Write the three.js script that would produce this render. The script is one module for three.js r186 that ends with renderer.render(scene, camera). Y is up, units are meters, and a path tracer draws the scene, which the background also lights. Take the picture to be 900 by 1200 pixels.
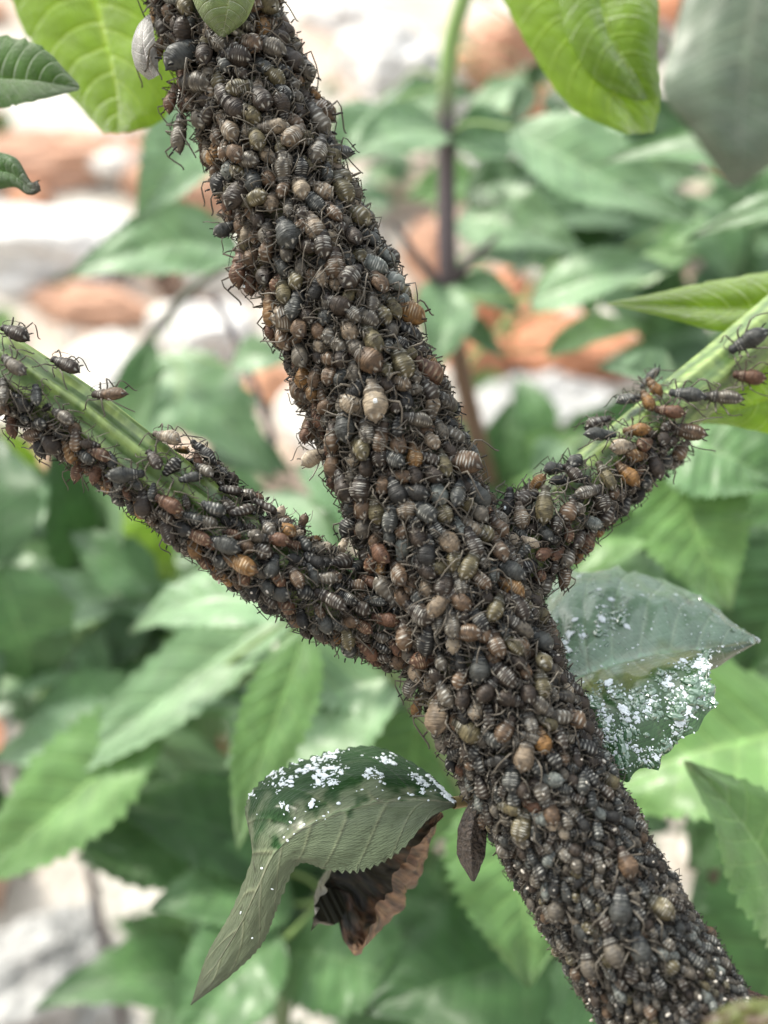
import * as THREE from 'three';
import { mergeGeometries } from 'three/addons/utils/BufferGeometryUtils.js';
import { ImprovedNoise } from 'three/addons/math/ImprovedNoise.js';

// ---------------------------------------------------------------- camera, sky, sun, exposure
const W = 900, H = 1200, FOV = 54, T = Math.tan(FOV * Math.PI / 360);
const scene = new THREE.Scene();
const camera = new THREE.PerspectiveCamera(FOV, 0.75, 0.01, 200);
const CAM = new THREE.Vector3(0, 0.45, 0), PITCH = -22 * Math.PI / 180;
camera.position.copy(CAM);
camera.lookAt(CAM.clone().add(new THREE.Vector3(0, Math.sin(PITCH), -Math.cos(PITCH))));
camera.focus = 0.098;
camera.userData.fStop = 14.5;
camera.updateMatrixWorld(true);
scene.add(camera);

const SUN = new THREE.Vector3(-0.50, 0.80, -0.26).normalize();
{ // a bright, thinly overcast sky: paler round the hidden sun, a little bluer away from it
  const w = 256, h = 128, data = new Float32Array(w * h * 4), d = new THREE.Vector3();
  for (let j = 0; j < h; j++) for (let i = 0; i < w; i++) {
    const el = ((j + 0.5) / h - 0.5) * Math.PI, az = ((i + 0.5) / w) * 2 * Math.PI;
    d.set(Math.cos(el) * Math.cos(az - Math.PI), Math.sin(el), Math.cos(el) * Math.sin(az - Math.PI));
    const c = Math.max(0, d.dot(SUN)), up = Math.max(0, d.y), k = (j * w + i) * 4;
    const cloud = 1 + 0.10 * Math.sin(3 * d.x + 5 * d.z + 2 * Math.sin(4 * d.z + d.x * 3));
    const base = (0.16 + 0.84 * Math.pow(up, 1.2)) * cloud, glow = 1.3 * Math.pow(c, 5) + 2.2 * Math.pow(c, 30);
    if (d.y < 0) { data[k] = 0.16; data[k + 1] = 0.16; data[k + 2] = 0.13; }
    else { data[k] = 0.90 * base + glow; data[k + 1] = 0.97 * base + glow * 0.97; data[k + 2] = 1.06 * base + glow * 0.9; }
    data[k + 3] = 1;
  }
  const sky = new THREE.DataTexture(data, w, h, THREE.RGBAFormat, THREE.FloatType);
  sky.mapping = THREE.EquirectangularReflectionMapping;
  sky.magFilter = sky.minFilter = THREE.LinearFilter;
  sky.needsUpdate = true;
  scene.background = sky; scene.environment = sky;
}
const sun = new THREE.DirectionalLight(new THREE.Color().setRGB(1, 0.94, 0.83), 3.0);
sun.position.copy(SUN).multiplyScalar(4); sun.target.position.set(0, 0.3, -0.2);
sun.castShadow = true; sun.shadow.radius = 16; sun.shadow.mapSize.set(2048, 2048);
Object.assign(sun.shadow.camera, { left: -2, right: 2, top: 2, bottom: -2, near: 0.1, far: 12 });
scene.add(sun, sun.target);

const renderer = new THREE.WebGLRenderer({ antialias: true });
renderer.setSize(768, 1024);
renderer.toneMapping = THREE.LinearToneMapping;
renderer.toneMappingExposure = 2.35;
renderer.shadowMap.enabled = true;

// ---------------------------------------------------------------- helpers
const V = (x, y, z) => new THREE.Vector3(x, y, z);
const lerp = THREE.MathUtils.lerp, clamp = THREE.MathUtils.clamp;
function rng(a) { return () => { a |= 0; a = a + 0x6D2B79F5 | 0; let t = Math.imul(a ^ a >>> 15, 1 | a); t = t + Math.imul(t ^ t >>> 7, 61 | t) ^ t; return ((t ^ t >>> 14) >>> 0) / 4294967296; }; }
const perlin = new ImprovedNoise();
const N3 = (x, y, z) => perlin.noise(x + 31.7, y + 11.3, z + 57.1);
const fbm = (x, y, z, o = 4) => { let s = 0, a = 0.5; for (let i = 0; i < o; i++) { s += a * N3(x, y, z); x *= 2.03; y *= 2.03; z *= 2.03; a *= 0.5; } return s; };
const me = camera.matrixWorld.elements;
const RIGHT = V(me[0], me[1], me[2]), UPC = V(me[4], me[5], me[6]), FWD = V(-me[8], -me[9], -me[10]), UP = V(0, 1, 0);
// a point seen at pixel (px, py) of the photograph, d metres along the view axis
const P = (px, py, d) => CAM.clone().addScaledVector(FWD, d).addScaledVector(RIGHT, (px - 450) / 600 * T * d).addScaledVector(UPC, (600 - py) / 600 * T * d);
const PX = (d) => d * T / 600;                        // metres per photo pixel at depth d
const toPx = (p) => { const q = p.clone().sub(CAM), d = q.dot(FWD); return [450 + q.dot(RIGHT) / (T * d) * 600, 600 - q.dot(UPC) / (T * d) * 600, d]; };
const used = new Map();
function numbered(name) { const n = used.get(name) ?? 0; used.set(name, n + 1); return n ? name + '_' + String(n).padStart(3, '0') : name; }
function shadows(o) { o.traverse((m) => { if (m.isMesh) { m.castShadow = true; m.receiveShadow = true; } }); return o; }
function tag(o, label, category, group, kind) {
  if (label) o.userData.label = label; if (category) o.userData.category = category;
  if (group) o.userData.group = group; if (kind) o.userData.kind = kind;
  return o;
}
function mesh(name, geo, mat, parent) { const m = new THREE.Mesh(geo, mat); m.name = parent === scene ? numbered(name) : name; m.castShadow = m.receiveShadow = true; parent.add(m); return m; }
function thing(name, at, label, category, group) { const g = new THREE.Group(); g.name = numbered(name); g.position.copy(at); scene.add(g); return tag(g, label, category, group); }
const about = (geo, o) => geo.translate(-o.x, -o.y, -o.z);  // from world to the axes of a thing's base
const C3 = (a) => new THREE.Color().setRGB(a[0], a[1], a[2]);
function dataTex(w, h, f, srgb, wrap = THREE.RepeatWrapping) {
  const d = new Uint8Array(w * h * 4), o = [0, 0, 0];
  for (let j = 0; j < h; j++) for (let i = 0; i < w; i++) { f((i + 0.5) / w, (j + 0.5) / h, o); const k = (j * w + i) * 4; for (let c = 0; c < 3; c++) d[k + c] = clamp(o[c], 0, 1) * 255; d[k + 3] = 255; }
  const t = new THREE.DataTexture(d, w, h); t.magFilter = THREE.LinearFilter; t.minFilter = THREE.LinearFilter; t.wrapS = t.wrapT = wrap;
  if (srgb) t.colorSpace = THREE.SRGBColorSpace; t.needsUpdate = true; return t;
}
const sampled = (pts, n) => new THREE.CatmullRomCurve3(pts, false, 'centripetal').getPoints(n - 1);
function gridGeo(nu, nv, f, wantColor) {              // f(u, v, position, color), u and v from 0 to 1
  const pos = [], uv = [], col = [], idx = [], p = V(), c = [1, 1, 1];
  for (let j = 0; j < nv; j++) for (let i = 0; i < nu; i++) {
    f(i / (nu - 1), j / (nv - 1), p, c); pos.push(p.x, p.y, p.z); uv.push(i / (nu - 1), j / (nv - 1)); col.push(c[0], c[1], c[2]);
  }
  for (let j = 0; j < nv - 1; j++) for (let i = 0; i < nu - 1; i++) { const a = j * nu + i; idx.push(a, a + 1, a + nu + 1, a, a + nu + 1, a + nu); }
  const g = new THREE.BufferGeometry();
  g.setAttribute('position', new THREE.Float32BufferAttribute(pos, 3)); g.setAttribute('uv', new THREE.Float32BufferAttribute(uv, 2));
  if (wantColor) g.setAttribute('color', new THREE.Float32BufferAttribute(col, 3));
  g.setIndex(idx); g.computeVertexNormals(); return g;
}
// a tube along points with its own radius, ridges and colour: rad(t, angle), col(t, angle)
function tube(pts, n, ns, rad, col) {
  const c = new THREE.CatmullRomCurve3(pts, false, 'centripetal'), f = [], P0 = c.getPoints(n - 1);
  let nrm = null;
  for (let i = 0; i < n; i++) {
    const t = P0[Math.min(n - 1, i + 1)].clone().sub(P0[Math.max(0, i - 1)]).normalize();
    if (!nrm) nrm = CAM.clone().sub(P0[0]).addScaledVector(UP, 0.001);
    nrm = nrm.clone().addScaledVector(t, -nrm.dot(t)).normalize();
    f.push([P0[i], nrm, t.clone().cross(nrm)]);
  }
  const g = gridGeo(ns + 1, n, (u, v, p, cc) => {
    const k = Math.round(v * (n - 1)), a = (u % 1) * Math.PI * 2, r = rad(v, a);
    p.copy(f[k][0]).addScaledVector(f[k][1], Math.cos(a) * r).addScaledVector(f[k][2], Math.sin(a) * r);
    if (col) { const q = col(v, a); cc[0] = q[0]; cc[1] = q[1]; cc[2] = q[2]; }
  }, !!col);
  const nn = g.attributes.normal;                   // close the seam's shading
  for (let j = 0; j < n; j++) { const a = j * (ns + 1), b = a + ns, x = V(nn.getX(a) + nn.getX(b), nn.getY(a) + nn.getY(b), nn.getZ(a) + nn.getZ(b)).normalize(); nn.setXYZ(a, x.x, x.y, x.z); nn.setXYZ(b, x.x, x.y, x.z); }
  return g;
}
const mixc = (a, b, k) => [lerp(a[0], b[0], k), lerp(a[1], b[1], k), lerp(a[2], b[2], k)];

// ---------------------------------------------------------------- ground and stones
const groundY = (x, z) => {
  const s = Math.max(0, -z - 0.3), far = Math.hypot(x, z);
  return 1.6 * (1 - Math.exp(-s * 0.40)) + 0.03 * fbm(x * 2.2, z * 2.2, 1) * Math.min(1, 0.3 + far) + 0.012 * fbm(x * 11, z * 11, 4);
};
const gravelTex = dataTex(512, 512, (u, v, o) => {
  const n = 0.5 + 0.5 * fbm(u * 24, v * 24, 3, 4), m = 0.5 + 0.8 * N3(u * 70, v * 70, 9);
  const k = 0.55 + 0.5 * n + 0.18 * (m - 0.5); o[0] = k; o[1] = k * 0.985; o[2] = k * 0.96;
}, false);
{
  const n = 170, g = gridGeo(n, n, (u, v, p, c) => {
    const e = (a) => Math.sign(a) * (Math.abs(a) * 1.2 + Math.pow(Math.abs(a), 4) * 38);
    p.x = e(u * 2 - 1); p.z = -0.9 - e(v * 2 - 1); p.y = groundY(p.x, p.z);
    const a = clamp(0.5 + 1.6 * fbm(p.x * 3.1, p.z * 3.1, 21, 3), 0, 1), b = clamp(0.1 + 1.8 * fbm(p.x * 7 + 5, p.z * 7, 33, 3), 0, 1);
    const q = mixc(mixc([0.40, 0.36, 0.30], [0.60, 0.58, 0.54], a), [0.42, 0.22, 0.13], b * 0.8); c[0] = q[0]; c[1] = q[1]; c[2] = q[2];
  }, true);
  const uv = g.attributes.uv, ps = g.attributes.position;
  for (let i = 0; i < uv.count; i++) uv.setXY(i, ps.getX(i) * 2.5, ps.getZ(i) * 2.5);
  tag(mesh('ground', g, new THREE.MeshStandardMaterial({ vertexColors: true, map: gravelTex, bumpMap: gravelTex, bumpScale: 0.012, roughness: 0.95 }), scene), null, null, null, 'structure');
}
function onGround(px, py) {                            // where the view through a photo pixel meets the ground
  const o = CAM, d = P(px, py, 1).sub(CAM).normalize();
  for (let s = 0.15; s < 9; s += 0.01) { const p = o.clone().addScaledVector(d, s); if (p.y < groundY(p.x, p.z)) return p; }
  return o.clone().addScaledVector(d, 9);
}
function stoneGeo(seed, rough) {
  const g = new THREE.IcosahedronGeometry(1, 9), p = g.attributes.position, v = V();
  const r = rng(seed), cuts = [];
  for (let i = 0; i < 9; i++) cuts.push([V(r() - 0.5, r() - 0.5, r() - 0.5).normalize(), 0.62 + 0.3 * r()]);
  for (let i = 0; i < p.count; i++) {
    v.fromBufferAttribute(p, i).normalize(); let k = 1;
    for (const [n, d] of cuts) { const c = v.dot(n); if (c > 0) k = Math.min(k, d / c); }
    k = lerp(k, 1, 0.06) + rough * fbm(v.x * 3 + seed, v.y * 3, v.z * 3); v.multiplyScalar(k); p.setXYZ(i, v.x, v.y, v.z);
  }
  g.deleteAttribute('normal'); g.computeVertexNormals(); return g;
}
const stoneTex = dataTex(256, 256, (u, v, o) => { const n = 0.72 + 0.5 * fbm(u * 9, v * 9, 7, 4) + 0.16 * N3(u * 45, v * 45, 2); o[0] = o[1] = o[2] = n; }, false);
const stoneMat = (c) => new THREE.MeshStandardMaterial({ color: C3(c), map: stoneTex, bumpMap: stoneTex, bumpScale: 0.004, roughness: 0.9 });
const SM = { white: stoneMat([0.82, 0.80, 0.77]), grey: stoneMat([0.42, 0.415, 0.40]), clay: stoneMat([0.56, 0.25, 0.135]), pink: stoneMat([0.60, 0.35, 0.235]), dark: stoneMat([0.16, 0.12, 0.10]) };
const stoneShapes = [3, 14, 25, 36].map((s) => stoneGeo(s, 0.34));
[ // px, py, half width, half height in photo pixels, kind, label
  [55, 292, 125, 62, 'white', 'large white stone beyond the dark curled leaf tip'],
  [215, 232, 72, 46, 'pink', 'salmon pink stone beside the aphid-covered stem below the bright leaf'],
  [95, 200, 120, 42, 'pink', 'long salmon pink stone behind the white stone'],
  [110, 360, 78, 30, 'pink', 'small salmon pink stone above the bare green branch'],
  [55, 545, 125, 40, 'pink', 'flat salmon pink stone under the branch with dark aphids'],
  [585, 362, 62, 46, 'clay', 'upper terracotta stone beyond the purple stem'],
  [672, 418, 74, 44, 'clay', 'wide terracotta stone behind the aphid-covered branch'],
  [560, 415, 46, 34, 'clay', 'small dark terracotta stone beside the purple stem'],
  [640, 492, 92, 66, 'grey', 'rough whitish stone below the terracotta stones'],
  [468, 95, 78, 62, 'white', 'round white stone behind the top of the aphid-covered stem'],
  [400, 30, 40, 34, 'white', 'small white stone above the round white stone'],
  [590, 205, 56, 40, 'white', 'white stone beyond the slender green stem'],
  [610, 60, 60, 50, 'pink', 'pinkish stone beyond the large folded bright leaf'],
  [505, 320, 36, 60, 'pink', 'upright pinkish stone beside the purple twig fork'],
  [845, 300, 56, 36, 'grey', 'grey stone above the bright leaf of the leafy branch'],
  [70, 1140, 92, 92, 'grey', 'pale grey stone low down beneath the lobed green leaf'],
  [250, 395, 50, 50, 'white', 'white stone between the stem and the bare green branch'],
  [380, 525, 34, 30, 'white', 'white stone seen under the papery husk beside the stem'],
  [800, 20, 50, 34, 'clay', 'terracotta stone above the dull grey leaf'],
].forEach(([px, py, hw, hh, k, label], i) => {
  const p = onGround(px, py), d = toPx(p)[2], s = PX(d), m = stoneMesh(i, k);
  m.position.copy(p).addScaledVector(UP, -hh * s * 0.15); m.scale.set(hw * s * 1.12, hh * s * 1.25, Math.min(hw, hh) * s * 1.3); m.rotation.y = (i % 3 - 1) * 0.25;
  tag(m, label, 'stone', 'stones on the ground behind the shrub');
});
function stoneMesh(i, k) { return mesh('stone', stoneShapes[i % 4], SM[k], scene); }
{ // loose gravel between the stones
  const r = rng(77), g = new THREE.InstancedMesh(stoneGeo(91, 0.15).scale(1, 0.7, 1), stoneMat([0.8, 0.78, 0.74]), 900), m = new THREE.Matrix4(), q = new THREE.Quaternion(), e = new THREE.Euler(), c = new THREE.Color();
  for (let i = 0; i < 900; i++) {
    const z = -0.25 - 2.1 * r(), x = (r() - 0.5) * 2.2 * (0.3 - z), s = 0.004 + 0.034 * Math.pow(r(), 3);
    e.set(r() * 0.6, r() * 6, r() * 0.6); m.compose(V(x, groundY(x, z) + s * 0.2, z), q.setFromEuler(e), V(s, s, s)); g.setMatrixAt(i, m);
    const k = r(); c.setRGB(...(k < 0.25 ? [0.85, 0.45, 0.28] : k < 0.4 ? [0.45, 0.42, 0.4] : [1, 0.98, 0.95])); g.setColorAt(i, c);
  }
  g.name = 'gravel'; g.castShadow = g.receiveShadow = true; scene.add(tag(g, 'loose pale and reddish gravel over the ground', 'gravel', null, 'stuff'));
}

{ // dead leaves and bits of twig on the gravel
  const r = rng(41), geos = [], n = V();
  for (let i = 0; i < 420; i++) {
    const z = -0.3 - 2.2 * r() * r() - 0.3 * r(), x = (r() - 0.5) * 2.4 * (0.3 - z), l = 0.012 + 0.035 * r(), an = r() * 6.3, y = groundY(x, z), twig = r() < 0.3, w = twig ? 0.0016 : l * (0.3 + 0.3 * r()), ln = twig ? l * 3 : l, c = twig ? [0.10, 0.075, 0.055] : [[0.20, 0.10, 0.05], [0.30, 0.19, 0.10], [0.12, 0.07, 0.045], [0.36, 0.15, 0.07], [0.10, 0.17, 0.05]][Math.floor(r() * 5)];
    geos.push(gridGeo(twig ? 7 : 5, 7, (u, v, p, cc) => {
      const a = u * Math.PI * 2, q = u * 2 - 1, t = v - 0.5, o = twig ? w * Math.cos(a) : q * w * Math.sin(Math.PI * Math.min(0.98, v + 0.02)), up = twig ? w * Math.sin(a) + 0.003 : 0.004 + l * (0.5 * q * q * 0.6 + 0.25 * t * t) + 0.004 * N3(i, q * 2, v * 3);
      p.set(x + Math.cos(an) * t * ln - Math.sin(an) * o, y + up, z + Math.sin(an) * t * ln + Math.cos(an) * o); p.y += groundY(p.x, p.z) - y; cc[0] = c[0]; cc[1] = c[1]; cc[2] = c[2];
    }, true));
  }
  tag(mesh('leaf_litter', mergeGeometries(geos), new THREE.MeshStandardMaterial({ vertexColors: true, roughness: 0.85, side: THREE.DoubleSide }), scene), 'dead brown leaves and twig bits strewn over the gravel', 'leaf litter', null, 'stuff');
}

// ---------------------------------------------------------------- leaves
function leafVeins(x, v) {                             // x from -1 to 1 across, v from base to tip: [midrib, side veins, network]
  const ax = Math.abs(x), mid = Math.exp(-Math.pow(x / (0.05 * (1.15 - v)), 2));
  const q = (v - 0.17 * Math.pow(ax, 1.15)) * 9 + (x > 0 ? 0.3 : 0), d = Math.abs(q - Math.round(q)) / 9;
  const side = Math.exp(-Math.pow(d / (0.0075 * (1.2 - 0.7 * ax)), 2)) * (1 - 0.45 * ax);
  const q2 = (v * 1.0 + 0.5 * ax) * 30 + 1.2 * N3(x * 4, v * 9, 5), d2 = Math.abs(q2 - Math.round(q2));
  const q3 = (ax * 1.6 - v * 0.6) * 16 + 1.2 * N3(x * 6, v * 6, 8), d3 = Math.abs(q3 - Math.round(q3));
  return [mid, side, Math.max(Math.exp(-Math.pow(d2 / 0.1, 2)), Math.exp(-Math.pow(d3 / 0.1, 2)))];
}
const leafMap = dataTex(320, 640, (u, v, o) => {
  const x = u * 2 - 1, [a, b, c] = leafVeins(x, v), n = 1 + 0.5 * fbm(x * 3, v * 8, 2, 4);
  const k = 0.62 * n + 0.30 * a + 0.17 * b + 0.05 * c; o[0] = k * (1 + 0.25 * a + 0.1 * b); o[1] = k; o[2] = k * (1 + 0.1 * a);
}, false, THREE.ClampToEdgeWrapping);
const leafBump = dataTex(320, 640, (u, v, o) => {
  const x = u * 2 - 1, [a, b, c] = leafVeins(x, v); o[0] = o[1] = o[2] = 0.72 - 0.45 * a - 0.38 * b - 0.14 * c + 0.22 * fbm(x * 14, v * 30, 6, 2);
}, false, THREE.ClampToEdgeWrapping);
const leafRough = dataTex(256, 512, (u, v, o) => { const n = Math.max(0.62, 0.8 + 0.9 * fbm(u * 6, v * 12, 12, 4)); o[0] = o[1] = o[2] = n; }, false, THREE.ClampToEdgeWrapping);
function leafMat(c, through, coat = 0.5, coatRough = 0.5, vc = false, bump = 0.0005) {
  return new THREE.MeshPhysicalMaterial({ color: C3(c.map((x) => x / 0.66)), map: leafMap, bumpMap: leafBump, bumpScale: bump, roughness: 0.96, transmission: through, thickness: 0, ior: 1.4, specularIntensity: 0.5,
    clearcoat: coat, clearcoatRoughness: coatRough * 1.1, clearcoatRoughnessMap: leafRough, side: THREE.DoubleSide, vertexColors: vc });
}
const LM = {
  dark: leafMat([0.034, 0.092, 0.024], 0.24, 0.55), mid: leafMat([0.08, 0.18, 0.058], 0.28, 0.75), pale: leafMat([0.15, 0.27, 0.125], 0.3, 0.8), light: leafMat([0.135, 0.27, 0.078], 0.34, 0.7),
  bright: leafMat([0.20, 0.34, 0.016], 0.70, 0.12), grey: leafMat([0.095, 0.135, 0.085], 0.2, 0.6), lime: leafMat([0.22, 0.38, 0.02], 0.65, 0.12),
};
function leafOutline(t) { return Math.pow(Math.sin(Math.PI * Math.pow(clamp(t, 0, 1), 0.72)), 0.85) * (1 - 0.25 * t * t * t); }
const saw = (x) => { const f = x - Math.floor(x); return f < 0.72 ? f / 0.72 : (1 - f) / 0.28; };
// a serrate leaf from base a to tip b; wide in metres, k tilts its face from the camera towards the sky, bend lifts its middle, fold closes it along the midrib
function leafGeo(a, b, wide, { k = 0.5, bend = 0.12, fold = 0.25, seed = 1, teeth = 17, roll = 0, nu = 15, nv = 46 } = {}) {
  const ax = b.clone().sub(a), L = ax.length(); ax.normalize();
  const mid = a.clone().add(b).multiplyScalar(0.5), n = CAM.clone().sub(mid).normalize().multiplyScalar(1 - k).addScaledVector(UP, k);
  n.addScaledVector(ax, -n.dot(ax)).normalize().applyAxisAngle(ax, roll);
  const s = ax.clone().cross(n).normalize();
  return gridGeo(nu, nv, (u, v, p) => {
    const x = u * 2 - 1, e = Math.abs(x), w = wide * 0.5 * leafOutline(v) * (1 + 0.2 * Math.pow(e, 5) * (saw(v * teeth + (x > 0 ? 0.35 : 0) + 0.3 * N3(seed, v * 5, x)) - 0.4) * Math.min(1, v * 7, (1 - v) * 5));
    const wave = 0.07 * N3(seed * 3.7 + x * 1.4, v * 4.2, seed), q = (v - 0.17 * e) * 9 + (x > 0 ? 0.3 : 0);
    const puff = 0.012 * Math.pow(Math.sin(Math.PI * q), 2) * (1 - e * 0.6) * Math.min(1, e * 5);
    p.copy(a).addScaledVector(ax, v * L).addScaledVector(s, x * w * Math.cos(fold)).addScaledVector(n, (e * w * Math.sin(fold)) + bend * L * 4 * v * (1 - v) + wide * (wave * (0.3 + e) + puff));
    p.addScaledVector(s, 0.05 * L * Math.sin(v * 3 + seed));
  });
}
function groundBelow(p, dx = 0, dz = 0) { const x = p.x + dx, z = p.z + dz; return V(x, groundY(x, z) - 0.02, z); }
const barkTex = dataTex(64, 256, (u, v, o) => { const n = 0.7 + 0.5 * fbm(u * 8, v * 5, 4, 4); o[0] = o[1] = o[2] = n; }, false);
const stemMat = new THREE.MeshPhysicalMaterial({ vertexColors: true, roughness: 0.6, map: barkTex, clearcoat: 0.2, clearcoatRoughness: 0.4 });
const GREEN = [0.20, 0.33, 0.09], PURPLE = [0.10, 0.075, 0.085], BROWN = [0.10, 0.07, 0.05];
// plants behind: [name, label, stem points as pixel + depth, radius in m, stem colour by height, twigs]
const plants = {};
function plant(key, label, pts, r, col, name = 'elder_shoot') {
  const w = pts.map((q) => P(...q)); w.push(groundBelow(w[w.length - 1], 0.01, -0.02));
  const base = w[w.length - 1].clone(), g = thing(name, base, label, 'shrub', 'elder shoots round the aphid-covered stem');
  mesh('stem', about(tube(w, 60, 9, (t) => r * (0.75 + 0.5 * t), (t, a) => { const c = col(t), n = 1 + 0.25 * Math.sin(a * 5 + t * 9); return [c[0] * n, c[1] * n, c[2] * n]; }), base), stemMat, g);
  plants[key] = { g, base, line: sampled(w, 80) };
}
plant('topleft', 'overhead elder shoot with the big backlit leaf in the top corner beside the stem', [[-140, -330, 0.135], [-260, -60, 0.14], [-330, 500, 0.17]], 0.0022, () => GREEN);
plant('topright', 'leafy elder branch with bright folded leaves above the aphid-covered branch', [[690, -260, 0.12], [960, -190, 0.125], [1110, 200, 0.13], [1180, 800, 0.16]], 0.0022, () => GREEN);
plant('center', 'slender upright shoot, green above and purple below, with a pair of twigs', [[585, -170, 0.205], [548, -20, 0.21], [527, 60, 0.215], [523, 180, 0.22], [526, 330, 0.225], [540, 430, 0.24], [580, 590, 0.26], [640, 800, 0.3]], 0.0021, (t) => mixc([0.26, 0.42, 0.12], t < 0.52 ? PURPLE : [0.30, 0.17, 0.12], clamp((t - 0.27) * 14, 0, 1)));
plant('leftmid', 'pale leaved shoot behind the bare green branch', [[290, 300, 0.24], [235, 330, 0.24], [185, 385, 0.24], [140, 450, 0.245], [110, 600, 0.26], [90, 900, 0.3]], 0.0013, (t) => mixc([0.09, 0.12, 0.05], PURPLE, clamp(t * 2, 0, 1)));
plant('lowerleft', 'shoot with broad pale green leaves filling the lower corner', [[370, 705, 0.165], [440, 760, 0.168], [560, 950, 0.172], [690, 1250, 0.18]], 0.0018, () => [0.16, 0.24, 0.09]);
plant('lowerright', 'shoot with glossy serrate leaves below the honeydew-coated leaf', [[930, 760, 0.17], [960, 900, 0.17], [1010, 1100, 0.165], [1050, 1400, 0.17]], 0.002, () => GREEN);
plant('rightmid', 'shoot with broad soft green leaves under the aphid-covered branch', [[800, 470, 0.175], [775, 560, 0.18], [768, 640, 0.182], [780, 760, 0.185], [840, 1000, 0.2]], 0.0013, () => BROWN);
plant('bottom', 'low shoot with dark broad leaves beneath the curled leaf', [[420, 990, 0.2], [360, 1080, 0.2], [330, 1200, 0.2], [320, 1400, 0.22]], 0.0016, () => [0.12, 0.18, 0.07]);
const petioleMat = new THREE.MeshPhysicalMaterial({ vertexColors: true, roughness: 0.6 });
let leafSeed = 1;
function petiole(key, at, dir, r) {
  const q = plants[key]; let best = null, bd = 1e9;
  for (const s of q.line) { const d = s.distanceTo(at); if (d < bd) { bd = d; best = s; } }
  if (bd < 0.0008) return;
  const m = at.clone().addScaledVector(dir, -Math.min(bd * 0.4, 0.012));
  mesh('petiole', about(tube([best, best.clone().lerp(m, 0.6), at.clone()], 10, 6, () => r, () => [0.17, 0.26, 0.08]), q.base), petioleMat, q.g);
}
// background leaves: plant, base pixel + depth, tip pixel + depth, width in pixels, tone, options
const L = (key, bx, by, bd, tx, ty, td, w, tone, o = {}) => {
  const a = P(bx, by, bd), b = P(tx, ty, td), q = plants[key];
  const g = leafGeo(a, b, w * PX((bd + td) / 2), { seed: leafSeed++, ...o });
  mesh('leaf', about(g, q.base), LM[tone], q.g);
  petiole(key, a, b.clone().sub(a).normalize(), w * PX(bd) * 0.022);
};
L('leftmid', 285, 300, 0.225, 78, 318, 0.215, 105, 'pale', { k: 0.45 });
L('leftmid', 250, 135, 0.215, 150, 262, 0.205, 92, 'pale', { k: 0.3 });
L('leftmid', 180, 400, 0.235, 105, 560, 0.23, 50, 'mid', { k: 0.2 });
L('leftmid', 150, 440, 0.25, 330, 560, 0.24, 110, 'pale', { k: 0.5 });
L('leftmid', 140, 470, 0.26, 320, 470, 0.25, 80, 'pale', { k: 0.55 });
L('leftmid', 115, 590, 0.24, 20, 625, 0.23, 70, 'pale', { k: 0.6 });
L('leftmid', 115, 600, 0.23, 225, 655, 0.22, 95, 'light', { k: 0.5 });
L('leftmid', 128, 600, 0.22, 205, 690, 0.215, 70, 'lime', { k: 0.3 });
L('leftmid', 150, 580, 0.24, 225, 610, 0.235, 50, 'lime', { k: 0.3 });
L('leftmid', 100, 610, 0.25, 40, 660, 0.245, 50, 'lime', { k: 0.3 });
L('leftmid', 105, 650, 0.24, -30, 690, 0.23, 90, 'pale', { k: 0.6 });
L('leftmid', 105, 680, 0.23, 250, 735, 0.225, 100, 'pale', { k: 0.55 });
L('center', 526, 160, 0.218, 400, 190, 0.21, 80, 'pale', { k: 0.5 });
L('center', 526, 165, 0.218, 622, 172, 0.225, 78, 'mid', { k: 0.45 });
L('center', 530, 330, 0.225, 500, 440, 0.215, 72, 'pale', { k: 0.3 });
L('center', 530, 335, 0.225, 612, 372, 0.22, 50, 'mid', { k: 0.5 });
L('center', 534, 380, 0.23, 596, 420, 0.22, 32, 'mid', { k: 0.3 });
L('center', 535, 260, 0.24, 690, 292, 0.225, 100, 'pale', { k: 0.45 });
L('center', 600, 150, 0.21, 818, 262, 0.2, 108, 'pale', { k: 0.45, bend: 0.06 });
L('center', 620, 350, 0.21, 790, 320, 0.2, 82, 'pale', { k: 0.5 });
L('center', 640, 410, 0.23, 760, 392, 0.22, 50, 'light', { k: 0.5 });
L('center', 620, 100, 0.25, 590, 160, 0.245, 30, 'dark', { k: 0.3 });
L('center', 640, 110, 0.25, 672, 158, 0.245, 34, 'dark', { k: 0.3 });
L('center', 620, 100, 0.25, 650, 70, 0.245, 26, 'dark', { k: 0.3 });
L('center', 575, 590, 0.26, 690, 500, 0.25, 90, 'light', { k: 0.5 });
L('center', 575, 590, 0.26, 600, 470, 0.255, 70, 'mid', { k: 0.5 });
L('rightmid', 800, 470, 0.17, 700, 425, 0.16, 74, 'pale', { k: 0.5 });
L('topright', 1090, 200, 0.16, 800, 280, 0.17, 70, 'mid', { k: 0.5 });
L('topright', 1090, 190, 0.17, 700, 200, 0.19, 90, 'mid', { k: 0.5 });
L('rightmid', 782, 520, 0.16, 925, 565, 0.15, 150, 'mid', { k: 0.4 });
L('rightmid', 785, 540, 0.158, 862, 715, 0.15, 138, 'light', { k: 0.35, bend: 0.05 });
L('rightmid', 770, 600, 0.18, 660, 690, 0.17, 90, 'light', { k: 0.5 });
L('rightmid', 770, 580, 0.18, 640, 590, 0.175, 70, 'pale', { k: 0.5 });
L('rightmid', 768, 650, 0.18, 690, 745, 0.175, 70, 'pale', { k: 0.5 });
L('lowerright', 935, 620, 0.17, 870, 800, 0.17, 150, 'dark', { k: 0.35 });
L('lowerright', 945, 470, 0.17, 840, 640, 0.185, 120, 'mid', { k: 0.4 });
L('lowerright', 955, 838, 0.16, 690, 952, 0.165, 205, 'light', { k: 0.42, bend: 0.05 });
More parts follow.
